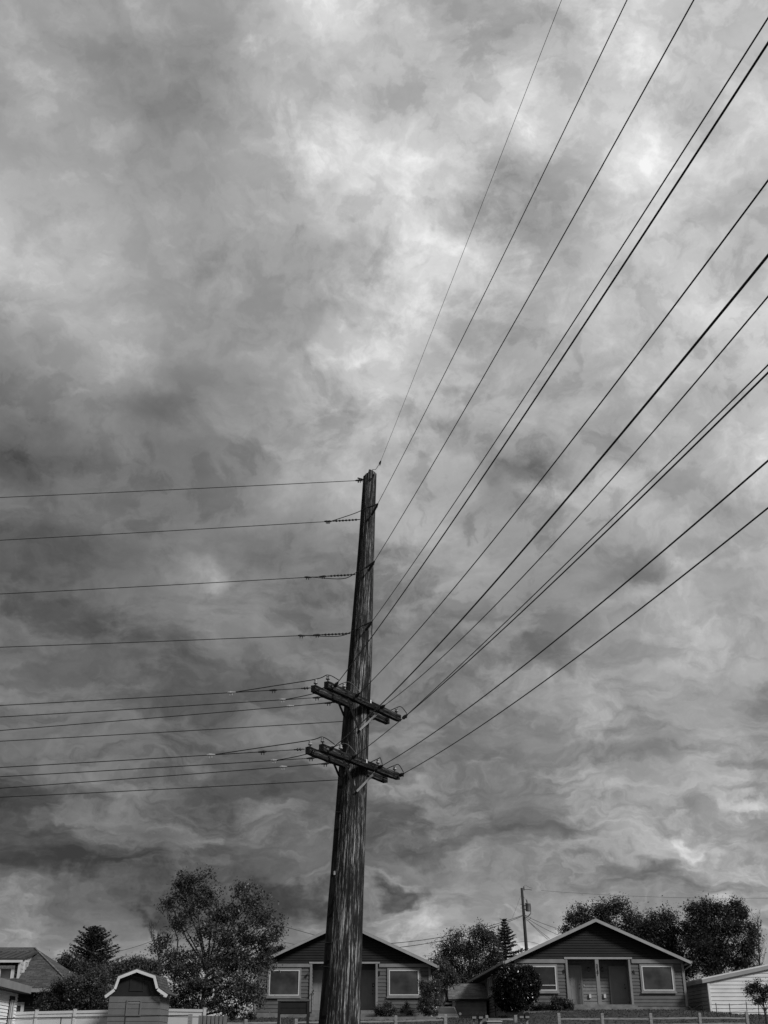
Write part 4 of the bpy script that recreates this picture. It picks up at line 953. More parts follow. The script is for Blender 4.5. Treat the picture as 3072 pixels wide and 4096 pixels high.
# dormer
dv = .3; du = fr.u(76, 3900, dv); dz0 = fr.z(70, 3945, dv); dz1 = fr.z(75, 3842, dv); dback = 3.6
def zroof(y): return ze + (rk[1] - ze) * (y + .7) / 3.9
def yroof(z): return (z - ze) / (rk[1] - ze) * 3.9 - .7
lo_, hi_ = dv, 3.1
for _ in range(40):
    md_ = (lo_ + hi_) / 2
    if fr.z(120, 3813, md_) > zroof(md_): lo_ = md_
    else: hi_ = md_
dback = lo_
DM = MB(); DM.siding((uL_ + 1, dv), (du, dv), dz0 - .3, dz1, .2, .03); dm = DM.build('dormer', MT['darkwall'], DH)
b = MB(); zb1 = zroof(dback)
b.prism([(du, dv, zroof(dv)), (du, dv, dz1), (du, dback, zb1)], (0, 0, 0), (.03, 0, 0))
z_ = zroof(dv) + .02
while z_ < zb1 - .1:
    ys_ = dv if z_ + .2 < dz1 else dv + (z_ + .2 - dz1) / (zb1 - dz1) * (dback - dv); ye_ = yroof(z_)
    if ye_ > ys_ + .05: b.board((du + .03, ys_), (du + .03, ye_), z_, z_ + .19, .03, lap=.5)
    z_ += .215
b.build('cheek_wall', MT['cheek'], dm)
b = MB(); b.prism([(uL_ + .5, dv - .4, dz1 + .02), (du + .22, dv - .4, dz1 + .02), (du + .22, dback, zb1), (uL_ + .5, dback, zb1)], (0, 0, 0), (0, 0, .08))
for k in range(22): 
    x_ = du + .15 - k * .42; b.prism([(x_, dv - .4, dz1 + .10), (x_ + .04, dv - .4, dz1 + .10), (x_ + .04, dback, zb1 + .08), (x_, dback, zb1 + .08)], (0, 0, 0), (0, 0, .05))
b.build('dormer_roof', MT['metalroof'], dm)
b = MB(); b.box(uL_ + .5, du + .22, dv - .44, dv - .402, dz1 - .13, dz1 + .0); b.box(du - .09, du + .05, dv - .10, dv - .048, dz0 - .3, dz1 - .1); b.build('dormer_trim', MT['white'], dm)
w0, wz1 = fr.uz(-50, 3862, dv); w1_, wz0 = fr.uz(52, 3934, dv); window(dm, w0, w1_, wz0, wz1, dv - .04, .13, .05, 'pane', mull=True, om='vinyl')
b = MB(); y_ = dv + .75; z_ = dz0 + .45; frame_w = b; b.box(du + .03, du + .12, y_ - .3, y_ + .35, z_, z_ + .1); b.box(du + .03, du + .12, y_ - .3, y_ + .35, z_ + .85, z_ + .95); b.box(du + .03, du + .12, y_ - .3, y_ - .2, z_ + .1, z_ + .85); b.box(du + .03, du + .12, y_ + .25, y_ + .35, z_ + .1, z_ + .85); b.box(du + .03, du + .11, y_ - .01, y_ + .05, z_ + .1, z_ + .85); sw2 = b.build('side_window', MT['white'], dm)
b = MB(); b.box(du + .031, du + .08, y_ - .2, y_ + .25, z_ + .1, z_ + .85); b.build('pane', MT['pane2'], sw2)
w0, wz1 = fr.uz(60, 4009); w1_, wz0 = fr.uz(93, 4060); window(DH, w0 - .3, w1_, wz0, wz1, -.04, .12, .05, 'pane', om='vinyl')

# ---- small bright white building in the left corner
rotw = math.atan2(1, -.113)            # the visible wall runs away from the viewer
far = P(69, 3990, 60.0)
SW = thing('outbuilding', 'bright white clapboard building with dark flat eave in the lower left corner', 'building', (far.x, far.y, ground(far.x, far.y)), rotw - math.pi / 2 - 0.0)
# local: y runs along the wall (far = 0, toward the viewer negative), x outward
zc = P(74, 3975, 60.0).z - SW.location.z
b = MB(); b.siding((0, -9), (0, -.0), 0, zc, .15, .032, .05); b.siding((0, 0), (-6, 0), 0, zc, .15, .02, .03); b.box(-6, -.02, -9, -.02, 0, zc - .02); b.build('wall', MT['bright'], SW)
b = MB(); b.box(-6.3, .55, -9.3, .5, zc + .0, zc + .34); b.build('roof', MT['soffit'], SW)
b = MB(); b.box(-.02, .56, -9.3, .51, zc + .02, zc + .36); b.build('fascia', MT['door'], SW)
b = MB(); b.box(.0, .07, -2.4, -2.26, zc - 2, zc - .0); 
wz1 = zc - .35; wz0 = zc - 1.5; y0_, y1_ = -2.05, -.85
b = MB(); b.box(.03, .08, y0_, y1_, wz1, wz1 + .18); b.box(.03, .08, y0_, y1_, wz0 - .2, wz0); b.box(.03, .085, y0_, y0_ + .08, wz0, wz1); b.box(.03, .085, y1_ - .08, y1_, wz0, wz1); W_ = b.build('window', MT['darkwall'], SW)
b = MB(); b.box(.04, .10, y0_ + .08, y0_ + .14, wz0, wz1); b.box(.04, .10, y1_ - .14, y1_ - .08, wz0, wz1); b.box(.04, .10, (y0_ + y1_) / 2 - .03, (y0_ + y1_) / 2 + .03, wz0, wz1); b.box(.04, .10, y0_ + .14, y1_ - .14, wz0, wz0 + .07); b.box(.04, .10, y0_ + .14, y1_ - .14, wz1 - .05, wz1); b.build('frame', MT['white'], W_)
b = MB(); b.box(.04, .06, y0_ + .1, y1_ - .1, wz0 + .02, wz1 - .02); b.build('pane', MT['pane'], W_)

# ------------------------------------------------------------------ fences, kerbs, boards, boxes
def post_z(px, py, Y): return P(px, py, Y).z
FY = 62.0
def rail_fence(label, xs_, tops_, rails, Y=FY):
    p0 = P(xs_[0], 4070, Y); gz_ = ground(p0.x, Y)
    T_ = thing('split_rail_fence', label, 'fence', (p0.x, Y, gz_)); rnd = random.Random(int(xs_[0]))
    X = []
    for x_, t_ in zip(xs_, tops_):
        q = P(x_, t_, Y); X.append(q.x)
        g = ground(q.x, Y); b = MB(); lean = rnd.uniform(-.015, .015)
        zt_ = q.z - gz_; w_ = .075 + rnd.uniform(-.006, .006)
        pr = [(-w_, -w_), (w_, -w_), (w_, w_), (-w_, w_)]
        rows = [(g - gz_ - .1, 1), (zt_ - .03, .97), (zt_, .8)]
        for z_, s_ in rows: b.v += [(q.x - p0.x + lean * z_ + a_ * s_, b2 * s_, z_) for a_, b2 in pr]
        for j in range(2):
            for k in range(4): b.f.append((j*4+k, j*4+(k+1) % 4, (j+1)*4+(k+1) % 4, (j+1)*4+k))
        b.f.append((8, 9, 10, 11)); b.build('post', MT['rail'], T_)
    for ly in rails:
        for i in range(len(xs_) - 1):
            y0_, y1_ = ly[i] if isinstance(ly[i], tuple) else (ly[i], ly[i])
            a_ = P(xs_[i], y0_, Y - .02); c_ = P(xs_[i + 1], y1_, Y - .02); h = .055
            n_ = 6; b = MB(); pts_ = []
            for k in range(n_ + 1):
                t_ = k / n_; pts_.append((a_.x + (c_.x - a_.x) * t_ - p0.x, rnd.uniform(-.01, .01), a_.z + (c_.z - a_.z) * t_ - gz_ + rnd.uniform(-.008, .008)))
            b.tube(pts_, [h * (.75 if k in (0, n_) else rnd.uniform(.95, 1.15)) for k in range(n_ + 1)], 4); b.build('rail', MT['rail'], T_)
    return T_
rail_fence('split rail fence in front of the right house, left end by the mailboxes', [2235, 2407, 2602, 2796, 2984], [4052, 4053, 4053, 4051, 4046], [[4076, 4075, (4074, 4072), (4071, 4073)], [4101, 4100, (4099, 4097), (4096, 4094)]])
rail_fence('split rail fence running from the left of the big pole to the driveway', [1186, 1385, 1584, 1781], [4075, 4068, 4062, 4057], [[(4090, 4087), (4087, 4085), (4085, 4079)], [(4110, 4108), (4108, 4106), (4106, 4101)]])
rail_fence('short split rail fence under the leafy tree, left of the dark board', [783, 985, 1117], [4078, 4077, 4070], [[(4093, 4093), (4092, 4091)]])
rail_fence('last stretch of split rail fence beside the driveway boxes', [1946, 2062], [4061, 4060], [[(4078, 4077)]])
# pipe rail left
GR = thing('guard_rail', 'thin cable rail on slim posts running left past the shed to a wooden post', 'rail', (P(400, 4068, 54).x, 54, ground(-13, 54)))
gl = GR.location
b = MB(); b.tube([P(x_, y_, 54) - gl for x_, y_ in ((-200, 4080), (0, 4074.5), (320, 4068), (540, 4065), (763, 4061))], .022, 6); b.build('cable', MT['iron'], GR)
for x_ in (-120, 245, 500):
    b = MB(); q = P(x_, 4070, 54); b.tube([Vector((q.x, 54, ground(q.x, 54))) - gl, q - gl], .028, 6); b.build('post', MT['iron'], GR)
b = MB(); q = P(762, 4056, 54); b.box(q.x - gl.x - .09, q.x - gl.x + .09, -.09, .09, 0, q.z - gl.z); b.build('end_post', MT['rail'], GR)
# white vinyl fence
VY = 60.0
def vinyl(label, xs_, tops_):
    p0 = P(xs_[0], tops_[0], VY); g = ground(p0.x, VY); T_ = thing('privacy_fence', label, 'fence', (p0.x, VY, g))
    prev = None
    for i, (x_, t_) in enumerate(zip(xs_, tops_)):
        q = P(x_, t_, VY); q = Vector((q.x - p0.x, 0, q.z - g))
        b = MB(); b.box(q.x - .065, q.x + .065, -.08, .05, -.1, q.z + .04); b.prism([(q.x - .08, -.09, q.z + .04), (q.x + .08, -.09, q.z + .04), (q.x + .08, .06, q.z + .04), (q.x - .08, .06, q.z + .04)], (0, 0, 0), (0, 0, .03)); b.build('post', MT['vinyl'], T_)
        if prev:
            b = MB(); xa, xb = prev.x + .066, q.x - .066
            for (da, db, th) in ((.0, -.13, -.05), (-.13, -.30, -.015), (-.30, -.345, -.05), (-.345, -3, -.02)):
                b.prism([(xa, 0, prev.z + db), (xb, 0, q.z + db), (xb, 0, q.z + da - .004), (xa, 0, prev.z + da - .004)], (0, th, 0), (0, .03, 0))
            b.build('panel', MT['vinyl'], T_)
        prev = q
vinyl('white vinyl privacy fence between the corner building and the shed', [-10, 148, 301, 455, 610], [4052, 4045, 4042, 4039, 4038])
vinyl('stretch of white vinyl fence showing under the leafy tree right of the shed', [640, 820], [4034, 4037])
PF = thing('plank_fence', 'low grey plank fence section under the leafy tree', 'fence', (P(840, 4080, 59.4).x, 59.4, ground(-9.5, 59.4)))
for k in range(7):
    a_ = P(795 + k * 16, 4062 + k * .4, 59.4); b = MB(); x_ = a_.x - PF.location.x; b.box(x_, x_ + .235, -.012, .012, 0, a_.z - PF.location.z); b.build('plank', MT['plank'], PF)
# dark board sign seen from behind
BY = 56.0; q0 = P(1113, 4003, BY); q1 = P(1237, 4057, BY); cxb = (q0.x + q1.x) / 2; g = ground(cxb, BY)
SB = thing('notice_board', 'black notice board on two dark posts seen from behind, left of the big pole', 'board', (cxb, BY, g))
hw = (q1.x - q0.x) / 2
b = MB(); b.box(-hw + .12, hw - .12, -.03, .03, q1.z - g, q0.z - g - .03)
for k in range(3): b.box(-hw + .12, hw - .12, -.045, -.031, q1.z - g + .25 * k + .02, q1.z - g + .25 * k + .03)
b.build('panel', MT['board'], SB)
for s_ in (-1, 1):
    b = MB(); x_ = s_ * (hw - .06); b.box(x_ - .06, x_ + .06, -.06, .06, 0, q0.z - g - .02); b.build('post', MT['board'], SB)
b = MB(); b.box(-hw - .04, hw + .04, -.09, .09, q0.z - g - .019, q0.z - g + .06); b.build('cap_board', MT['siding'], SB)
# kerbs / path edges
def kerb(name, a, c, Y, h=.35, d=.3):
    p, q = P(*a, Y), P(*c, Y); b = MB(); b.prism([(p.x, Y, p.z - h), (q.x, Y, q.z - h), (q.x, Y, q.z), (p.x, Y, p.z)], (0, 0, 0), (0, d, 0)); tag(b.build(name, MT['concrete']), kind='structure')
kerb('path', (1236, 4069), (1745, 4066), 69.2); kerb('kerb', (2030, 4047), (2290, 4044), 69.8)
# wire fence with metal stakes
WF = thing('wire_fence', 'low wire fence on dark metal stakes in front of the white outbuilding', 'fence', (P(2890, 4060, 68).x, 68, ground(21, 68)))
wl = WF.location; tp = []
for x_, t_, b_ in ((2763, 4030, 4052), (2809, 4007, 4057), (2863, 4012, 4062), (2917, 4014, 4078), (2984, 4006, 4070), (3031, 3999, 4084), (3080, 4002, 4080)):
    q = P(x_, t_, 68); r_ = P(x_ + 6, b_, 68); b = MB(); b.tube([q - wl, r_ - wl + Vector((0, 0, -.3))], .022, 5); b.build('stake', MT['black'], WF); tp.append(q)
for dz_ in (-.1, -.45):
    b = MB(); b.tube([q - wl + Vector((0, 0, dz_)) for q in tp], .008, 4); b.build('wire', MT['iron'], WF)
# mailboxes and cabinets
MBX = None
for i, (x_, y_) in enumerate(((1895, 4064), (1922, 4064), (2084, 4062), (2107, 4062))):
    q = P(x_, y_, 61.3); g = ground(q.x, 61.3)
    labs = ['dark domed mailbox, leftmost of the four by the driveway', 'dark domed mailbox just left of the pale cabinet', 'dark domed mailbox just right of the pale cabinet', 'dark domed mailbox, rightmost of the four, below the round bush']
    T_ = thing('mailbox', labs[i], 'mailbox', (q.x, 61.3, g), 0, 'mailboxes on posts by the driveway'); h = q.z - g
    b = MB(); prof = [(-.12, h - .15), (.12, h - .15)] + [(.12 * math.cos(a_), h + .04 + .12 * math.sin(a_)) for a_ in np.linspace(0, math.pi, 9)]
    b.prism([(x2, -.25, z2) for x2, z2 in prof], (0, 0, 0), (0, .5, 0)); b.build('box', MT['black'], T_)
    b = MB(); b.box(-.10, .10, -.275, -.252, h - .13, h - .03); b.build('flap', MT['trim'], T_)
    b = MB(); b.box(-.05, .05, -.05, .05, 0, h - .152); b.build('post', MT['rail'], T_)
q = P(1975, 4071, 61); g = ground(q.x, 61); UC = thing('utility_cabinet', 'pale ribbed utility cabinet between the two pairs of mailboxes', 'cabinet', (q.x, 61, g))
h = q.z - g; b = MB(); b.box(-.36, .36, -.3, .3, 0, h - .2); b.box(-.33, .33, -.27, .27, h - .2, h - .02); b.build('body', MT['plank'], UC)
b = MB(); b.box(-.40, .40, -.34, .34, h - .19, h - .15); b.build('lid', MT['vinyl'], UC)
q = P(1930, 4076, 61.6); g = ground(q.x, 61.6); UC = thing('utility_cabinet', 'small plain grey cabinet left of the pale ribbed one', 'cabinet', (q.x, 61.6, g))
h = q.z - g; b = MB(); b.box(-.22, .22, -.2, .2, 0, h); b.build('body', MT['plank'], UC); b = MB(); b.box(-.23, .23, -.21, .21, h, h + .03); b.build('lid', MT['siding'], UC)

# ------------------------------------------------------------------ car in the driveway
CY = 79.0; q = P(1789, 4021, CY); g = ground(q.x, CY + 1.5)
CR = thing('parked_car', 'light parked car facing the viewer between the two houses, half hidden by the shrub', 'car', (q.x, CY, q.z - 1.46))
sec = [  # y, half width, list of (z) lower, belt, roof
 (0.0, .70, .35, .62, .62), (.12, .80, .25, .72, .74), (.9, .84, .25, .82, .90), (1.35, .85, .25, .88, .93), (2.0, .84, .25, .92, 1.36), (2.5, .84, .25, .93, 1.45), (3.4, .84, .25, .95, 1.43), (4.1, .82, .25, .95, 1.1), (4.4, .78, .35, .85, .92)]
b = MB()
for y_, w_, a_, be, ro in sec:
    tw = w_ * (.68 if ro > 1.2 else (.86 if ro > 1.0 else .93))
    for x_, z_ in ((-w_ * .94, a_), (-w_, (a_ + be) / 2), (-w_ * .97, be), (-tw, ro - .03), (-tw * .6, ro), (tw * .6, ro), (tw, ro - .03), (w_ * .97, be), (w_, (a_ + be) / 2), (w_ * .94, a_)): b.v.append((x_, y_, z_))
n_ = 10
for j in range(len(sec) - 1):
    for k in range(n_): b.f.append((j*n_+k, j*n_+(k+1) % n_, (j+1)*n_+(k+1) % n_, (j+1)*n_+k))
b.f.append(tuple(range(n_ - 1, -1, -1))); b.f.append(tuple((len(sec)-1)*n_ + k for k in range(n_)))
body = b.build('body', MT['carpaint'], CR, True)
b = MB(); b.add([(-.72, 1.30, .945), (.72, 1.30, .945), (.56, 1.96, 1.38), (-.56, 1.96, 1.38)], [(0, 1, 2, 3)]); b.v = [(x_, y_ - .02, z_ + .012) for x_, y_, z_ in b.v]; b.build('windshield', MT['glass'], CR)
b = MB(); frame_pts = [(-.74, 1.27, .95), (-.57, 1.96, 1.40), (.57, 1.96, 1.40), (.74, 1.27, .95), (-.74, 1.27, .95)]; b.tube(frame_pts, .022, 5); b.build('windshield_trim', MT['chrome'], CR)
for s_ in (-1, 1):
    b = MB(); b.add([(s_ * .83, 1.5, .95), (s_ * .83, 3.7, .97), (s_ * .60, 3.3, 1.36), (s_ * .60, 2.1, 1.34)], [(0, 1, 2, 3)]); b.build('side_window', MT['glass'], CR)
    b = MB(); b.lathe((s_ * .95, 1.55, .98), (0, 1, 0), [(0, .09), (.05, .10), (.12, .04)], 8); b.build('mirror', MT['chrome'], CR)
    b = MB(); b.box(s_ * .62 - .14, s_ * .62 + .14, -.02, .08, .5, .64); b.build('headlight', MT['chrome'], CR)
    for y_ in (.85, 3.5):
        b = MB(); b.lathe((s_ * .68, y_, .31), (s_, 0, 0), [(0, .31), (.2, .31)], 16); wh = b.build('wheel', MT['tyre'], CR); b = MB(); b.lathe((s_ * .88, y_, .31), (s_, 0, 0), [(0, .19), (.015, .16)], 12); b.build('rim', MT['chrome'], wh)
b = MB(); b.box(-.45, .45, -.03, .05, .42, .58); b.build('grille', MT['chrome'], CR)

# ------------------------------------------------------------------ trees and plants
def npv(v): return np.array([v.x, v.y, v.z])
def tree(name, label, cat, Y, lobes, trunk, n, leaf, m='leaf', seed=1, clump=.35, per=14, depth=1.0, tr=.16, group=None, shell=.5, limbs=True, lw=.5, twig=True, spread=.5, trunk_m='bark', jit=1.0):
    n = int(n * 1.9); leaf = leaf * .70; clump = clump * .8; per = int(per * 1.8); rs = np.random.RandomState(seed); rn = random.Random(seed)
    p0 = P(trunk[0], trunk[1], Y); g = ground(p0.x, Y); base = Vector((p0.x, Y, min(g, 1e9)))
    T_ = thing(name, label, cat, base, 0, group)
    tot = sum(l[2] * l[3] for l in lobes); cl = []; L3 = []
    for (x_, y_, rx, ry) in lobes:
        c = P(x_, y_, Y); k = PPM(Y, c.z); rx_, ry_ = rx / k, ry / k
        c = c + Vector((0, rn.uniform(-.4, .4) * rx_ * depth, 0)); L3.append((c, rx_, ry_))
        nc = max(3, int(n / per * (rx * ry) / tot))
        d = unit(rs.normal(size=(nc, 3)))
        ns_ = 11; sub = unit(rs.normal(size=(ns_, 3)));
        if jit > .5: d = unit(sub[rs.randint(0, ns_, nc)] + rs.normal(size=(nc, 3)) * .33)
        rad = rs.uniform(0, 1, (nc, 1)) ** (shell * .66) ; rad *= 1 + .17 * jit * rs.normal(size=(nc, 1)); lob = rs.normal(size=(5, 3)); rad *= 1 + .16 * jit * np.sin(d @ lob.T * 3).mean(1, keepdims=True) * 2
        pts = d * rad * np.array([rx_, rx_ * depth, ry_]) + npv(c)
        cl.append(pts)
    C_ = np.concatenate(cl); N_ = len(C_)
    pts = np.repeat(C_, per, 0) + rs.normal(size=(N_ * per, 3)) * clump * np.array([1, 1, .8]) * rs.uniform(.4, 1.3, (N_ * per, 1)) * spread * 2
    head = np.repeat(unit(C_ - C_.mean(0)), per, 0)
    leaf_quads('crown', pts - npv(base), leaf, MT[m], T_, rs, flat=.9, lw=lw, heading=head, hw=.3)
    if limbs:
        b = MB(); tz = max(c.z for c, _, _ in L3); low = min(c.z for c, _, _ in L3)
        tt_ = P(trunk[2], trunk[3], Y) if len(trunk) > 2 else Vector((p0.x, Y, low + .5 * (tz - low)))
        tv = [Vector((0, 0, -.2)), (tt_ - base) * .5 + Vector((rn.uniform(-.1, .1), 0, 0)), tt_ - base]
        b.tube(tv, [tr, tr * .8, tr * .55], 8)
        for c, rx_, ry_ in L3:
            t_ = min(max((c.z - base.z) / max(tv[2].z, .1) * .55, .2), 1); s0 = tv[0].lerp(tv[2], t_); e = c - base
            mid = s0.lerp(e, .5) + Vector((rn.uniform(-.2, .2), rn.uniform(-.2, .2), -.15))
            b.tube([s0, mid, e, e + (e - mid) * .12], [tr * .42, tr * .28, tr * .14, .01], 5)
        for k in range(min(N_, 150) if twig else 0):
            q = Vector(C_[rn.randrange(N_)]) - base; c, rx_, ry_ = min(L3, key=lambda l: (l[0] - base - q).length); c = c - base
            s0 = c.lerp(q, .1) - Vector((0, 0, .3 * ry_)); b.tube([s0, s0.lerp(q, .5) + Vector((0, 0, -.05)), q.lerp(s0, -.12)], [tr * .12, tr * .08, .005], 4, False)
        b.build('trunk', MT[trunk_m], T_)
    return T_
def conifer(label, Y, x_, ytop, ybot, halfpx, seed, droop=.25, sparse=1.0, n_w=26, ragged=.2):
    rs = np.random.RandomState(seed); rn = random.Random(seed)
    top = P(x_, ytop, Y); bot = P(x_, ybot, Y); g = ground(top.x, Y); base = Vector((top.x, Y, g)); k = PPM(Y, bot.z)
    T_ = thing('conifer_tree', label, 'tree', base); b = MB()
    H = top.z - g; b.tube([(0, 0, -.2), (0, 0, H * .6), (0, 0, H)], [.22, .12, .015], 8)
    C_ = []; D_ = []; zb = bot.z - g - .4
    for i in range(n_w):
        t_ = (i + .3) / n_w; z = zb + (H - zb) * t_ ** .9
        L = halfpx / k * (1 - t_) ** .8 * rn.uniform(1 - ragged, 1 + ragged * .6) + .12
        nb = int(7 * sparse) + 2
        for j in range(nb):
            a = 2 * math.pi * (j + rn.random()) / nb; Lb = L * rn.uniform(.65, 1.15)
            d = Vector((math.cos(a), math.sin(a), 0)); up = .35 * t_ - droop * (1 - t_)
            pts = [Vector((0, 0, z)) + d * Lb * s_ + Vector((0, 0, Lb * (up * s_ + .22 * s_ * s_))) for s_ in (0, .35, .7, 1)]
            b.tube(pts, [.03, .022, .014, .006], 4, False)
            m_ = max(4, int(Lb * 22))
            for q in range(m_):
                s_ = .12 + .88 * (q + rn.random()) / m_; i0 = min(int(s_ * 2.999 / 1.0), 2); c = Vector((0, 0, z)) + d * Lb * s_ + Vector((0, 0, Lb * (up * s_ + .22 * s_ * s_)))
                sd_ = Vector((-d.y, d.x, 0)) * rn.gauss(0, .13 * Lb * (1.1 - s_) + .03)
                for _ in range(3): C_.append(tuple(c + sd_ + Vector((rn.gauss(0, .05), rn.gauss(0, .05), rn.gauss(-.02, .035))))); D_.append(tuple((d * .7 + sd_.normalized() * .6 if sd_.length > 0 else d) + Vector((0, 0, -.15))))
    b.build('trunk', MT['bark'], T_)
    C_ = np.array(C_); D_ = unit(np.array(D_))
    leaf_quads('crown', C_, .24, MT['needle'], T_, rs, lw=.32, heading=D_, hw=.6)
    return T_
def bare(label, Y, x_, y_, seed, Hpx, lean=0.0, spreadpx=20, tr=.04, name='bare_tree', nb=26):
    rn = random.Random(seed); p0 = P(x_, y_, Y); k = PPM(Y, p0.z); g = ground(p0.x, Y); base = Vector((p0.x, Y, g)); T_ = thing(name, label, 'tree', base)
    b = MB(); z0_ = p0.z - g; H = Hpx / k; S = spreadpx / k
    b.tube([(0, 0, -.1), (0, 0, z0_), (lean * H * .4, 0, z0_ + H * .5), (lean * H, 0, z0_ + H)], [tr * 1.4, tr, tr * .6, .006], 5)
    for i in range(nb):
        t_ = rn.uniform(.0, .85); s0 = Vector((lean * H * t_ * .9, 0, z0_ + H * t_)); a = rn.uniform(0, 2 * math.pi); L = S * rn.uniform(.5, 1.1) * (1.1 - t_ * .7)
        d = Vector((math.cos(a) * L, math.sin(a) * L, L * rn.uniform(1.0, 2.2))); m_ = s0 + d * .5 + Vector((rn.gauss(0, .05), 0, -.1 * L)); e = s0 + d
        b.tube([s0, m_, e], [tr * .35, tr * .22, .004], 4, False)
        for q in range(5):
            s1 = m_.lerp(e, rn.random()); f_ = Vector((rn.gauss(0, .25) * L, rn.gauss(0, .25) * L, L * rn.uniform(.3, .8))); b.tube([s1, s1 + f_ * .5, s1 + f_], [.010, .008, .003], 3, False)
    b.build('branches', MT['twig'], T_)
    return T_

tree('leafy_tree', 'large loose leafy tree between the barn-roofed shed and the centre house', 'tree', 65.5,
     [(775, 3520, 80, 50), (720, 3560, 75, 45), (830, 3570, 70, 50), (680, 3610, 45, 35), (790, 3620, 95, 55), (870, 3650, 55, 50), (730, 3690, 70, 50), (650, 3780, 55, 40), (700, 3830, 60, 45),
      (985, 3560, 55, 40), (1020, 3610, 65, 50), (950, 3650, 60, 50), (1060, 3680, 75, 50), (1110, 3730, 45, 40), (960, 3730, 90, 60), (850, 3740, 80, 60), (1060, 3780, 75, 45),
      (870, 3820, 120, 70), (780, 3860, 110, 60), (970, 3850, 110, 65), (700, 3900, 85, 60), (1050, 3870, 60, 60), (850, 3930, 140, 60), (980, 3940, 100, 60), (740, 3970, 90, 60), (880, 3995, 130, 50), (1010, 3990, 65, 55), (735, 4035, 60, 35), (930, 4040, 45, 22), (700, 4010, 40, 45), (725, 4060, 45, 30), (930, 4062, 40, 20), (800, 4022, 70, 18)],
     (790, 4090, 830, 3880), 24000, .24, 'leaf', 11, .20, 12, .9, .15, shell=.8, spread=.6)
b = MB()
conifer('dark spruce tree standing behind the shrubs at left', 92, 382, 3706, 3880, 150, 3, .05, 1.1, 17, .25)
conifer('slim ragged spruce left of the transformer pole', 104, 2016, 3674, 3870, 82, 9, .25, 1.1, 17, .6)
tree('small_tree', 'round dark tree over the end of the hip roof', 'tree', 84, [(262, 3845, 30, 25), (290, 3875, 45, 40), (235, 3870, 25, 18), (330, 3900, 60, 40), (440, 3885, 40, 35)], (300, 3990), 6500, .24, 'leafd', 21, .3, 12, .8)
tree('small_tree', 'low leafy tree behind the barn-roofed shed', 'tree', 82, [(500, 3870, 45, 32), (560, 3865, 50, 36), (455, 3900, 40, 40), (620, 3890, 45, 38), (530, 3905, 80, 35)], (545, 3990), 7500, .24, 'leaf', 22, .3, 12, .8)
tree('lilac_shrub', 'tall dark shrub behind the white fence, leftmost', 'shrub', 62.5, [(215, 3995, 48, 45), (180, 4020, 35, 35), (250, 3960, 45, 45), (240, 4025, 60, 40)], (215, 4090), 9000, .17, 'leafd', 23, .22, 12, .7, .1, shell=.9)
tree('lilac_shrub', 'tall leafy shrub against the left side of the barn-roofed shed', 'shrub', 62, [(330, 3960, 60, 60), (390, 3920, 50, 50), (400, 3985, 55, 60), (320, 4020, 60, 40), (430, 4010, 40, 45), (300, 3920, 28, 26)], (370, 4090), 15000, .17, 'leaf', 24, .22, 12, .7, .1, shell=.9)
bare('bare twiggy sapling left of the large leafy tree', 70, 640, 3860, 31, 150, -.38, 42, .05, nb=20)
bare('bare sapling leaning inside the left edge of the leafy tree', 68, 712, 3760, 32, 120, -.5, 35, .04, nb=14)
tree('leafy_tree', 'medium leafy tree behind the garage, right of the centre house', 'tree', 96,
     [(1815, 3760, 45, 40), (1850, 3800, 60, 40), (1905, 3730, 45, 35), (1940, 3760, 50, 45), (1790, 3810, 50, 40), (1880, 3800, 75, 50), (1975, 3810, 40, 55), (1770, 3860, 60, 50), (1840, 3880, 80, 60), (1920, 3870, 70, 60), (1800, 3930, 70, 50), (1880, 3940, 70, 40), (1960, 3870, 35, 45)],
     (1880, 4000, 1880, 3800), 17000, .24, 'leafd', 41, .3, 12, .8, .18, shell=.8, spread=.6)
tree('leafy_tree', 'small round tree at the right eave of the centre house', 'tree', 84, [(1765, 3880, 30, 35), (1790, 3920, 35, 40), (1745, 3930, 30, 35)], (1770, 4000), 3500, .22, 'leaf', 42, .25, 12, .8)
tree('leafy_tree', 'low bushy tree over the left eave of the centre house', 'tree', 95, [(1110, 3800, 30, 22), (1075, 3820, 35, 25), (1050, 3850, 30, 30)], (1090, 3900), 2500, .24, 'leafd', 47, .25, 12, .8)
tree('poplar_tree', 'dense tree behind the left roof slope of the right house', 'tree', 98,
     [(2290, 3680, 40, 35), (2330, 3660, 50, 40), (2400, 3640, 55, 40), (2470, 3640, 60, 45), (2530, 3680, 55, 50), (2440, 3690, 100, 50), (2350, 3710, 80, 40), (2570, 3720, 60, 45), (2500, 3720, 60, 40), (2270, 3720, 30, 25)],
     (2430, 3900), 11000, .28, 'leafd', 43, .35, 12, .7, .2, shell=.9)
tree('poplar_tree', 'dense tree over the right roof slope of the right house, middle of three', 'tree', 94,
     [(2600, 3690, 45, 40), (2660, 3670, 50, 40), (2620, 3740, 80, 50), (2690, 3740, 70, 60), (2700, 3810, 70, 60), (2640, 3790, 60, 50), (2760, 3860, 60, 60), (2720, 3880, 50, 50), (2760, 3760, 60, 60), (2745, 3700, 35, 35), (2570, 3740, 50, 50)],
     (2680, 3950), 13000, .27, 'leafd', 44, .33, 12, .7, .2, shell=.9)
tree('poplar_tree', 'tallest dense tree at right, rising over the white outbuilding', 'tree', 92,
     [(2780, 3640, 45, 40), (2830, 3640, 55, 40), (2900, 3650, 60, 40), (2945, 3615, 22, 25), (2960, 3660, 35, 45), (2800, 3700, 60, 50), (2890, 3720, 90, 60), (2800, 3780, 80, 60), (2900, 3800, 90, 60), (3010, 3730, 32, 40), (2990, 3800, 45, 50), (2850, 3860, 100, 40), (2960, 3850, 60, 35)],
     (2880, 3950), 22000, .27, 'leafd', 45, .33, 12, .7, .22, shell=.9)
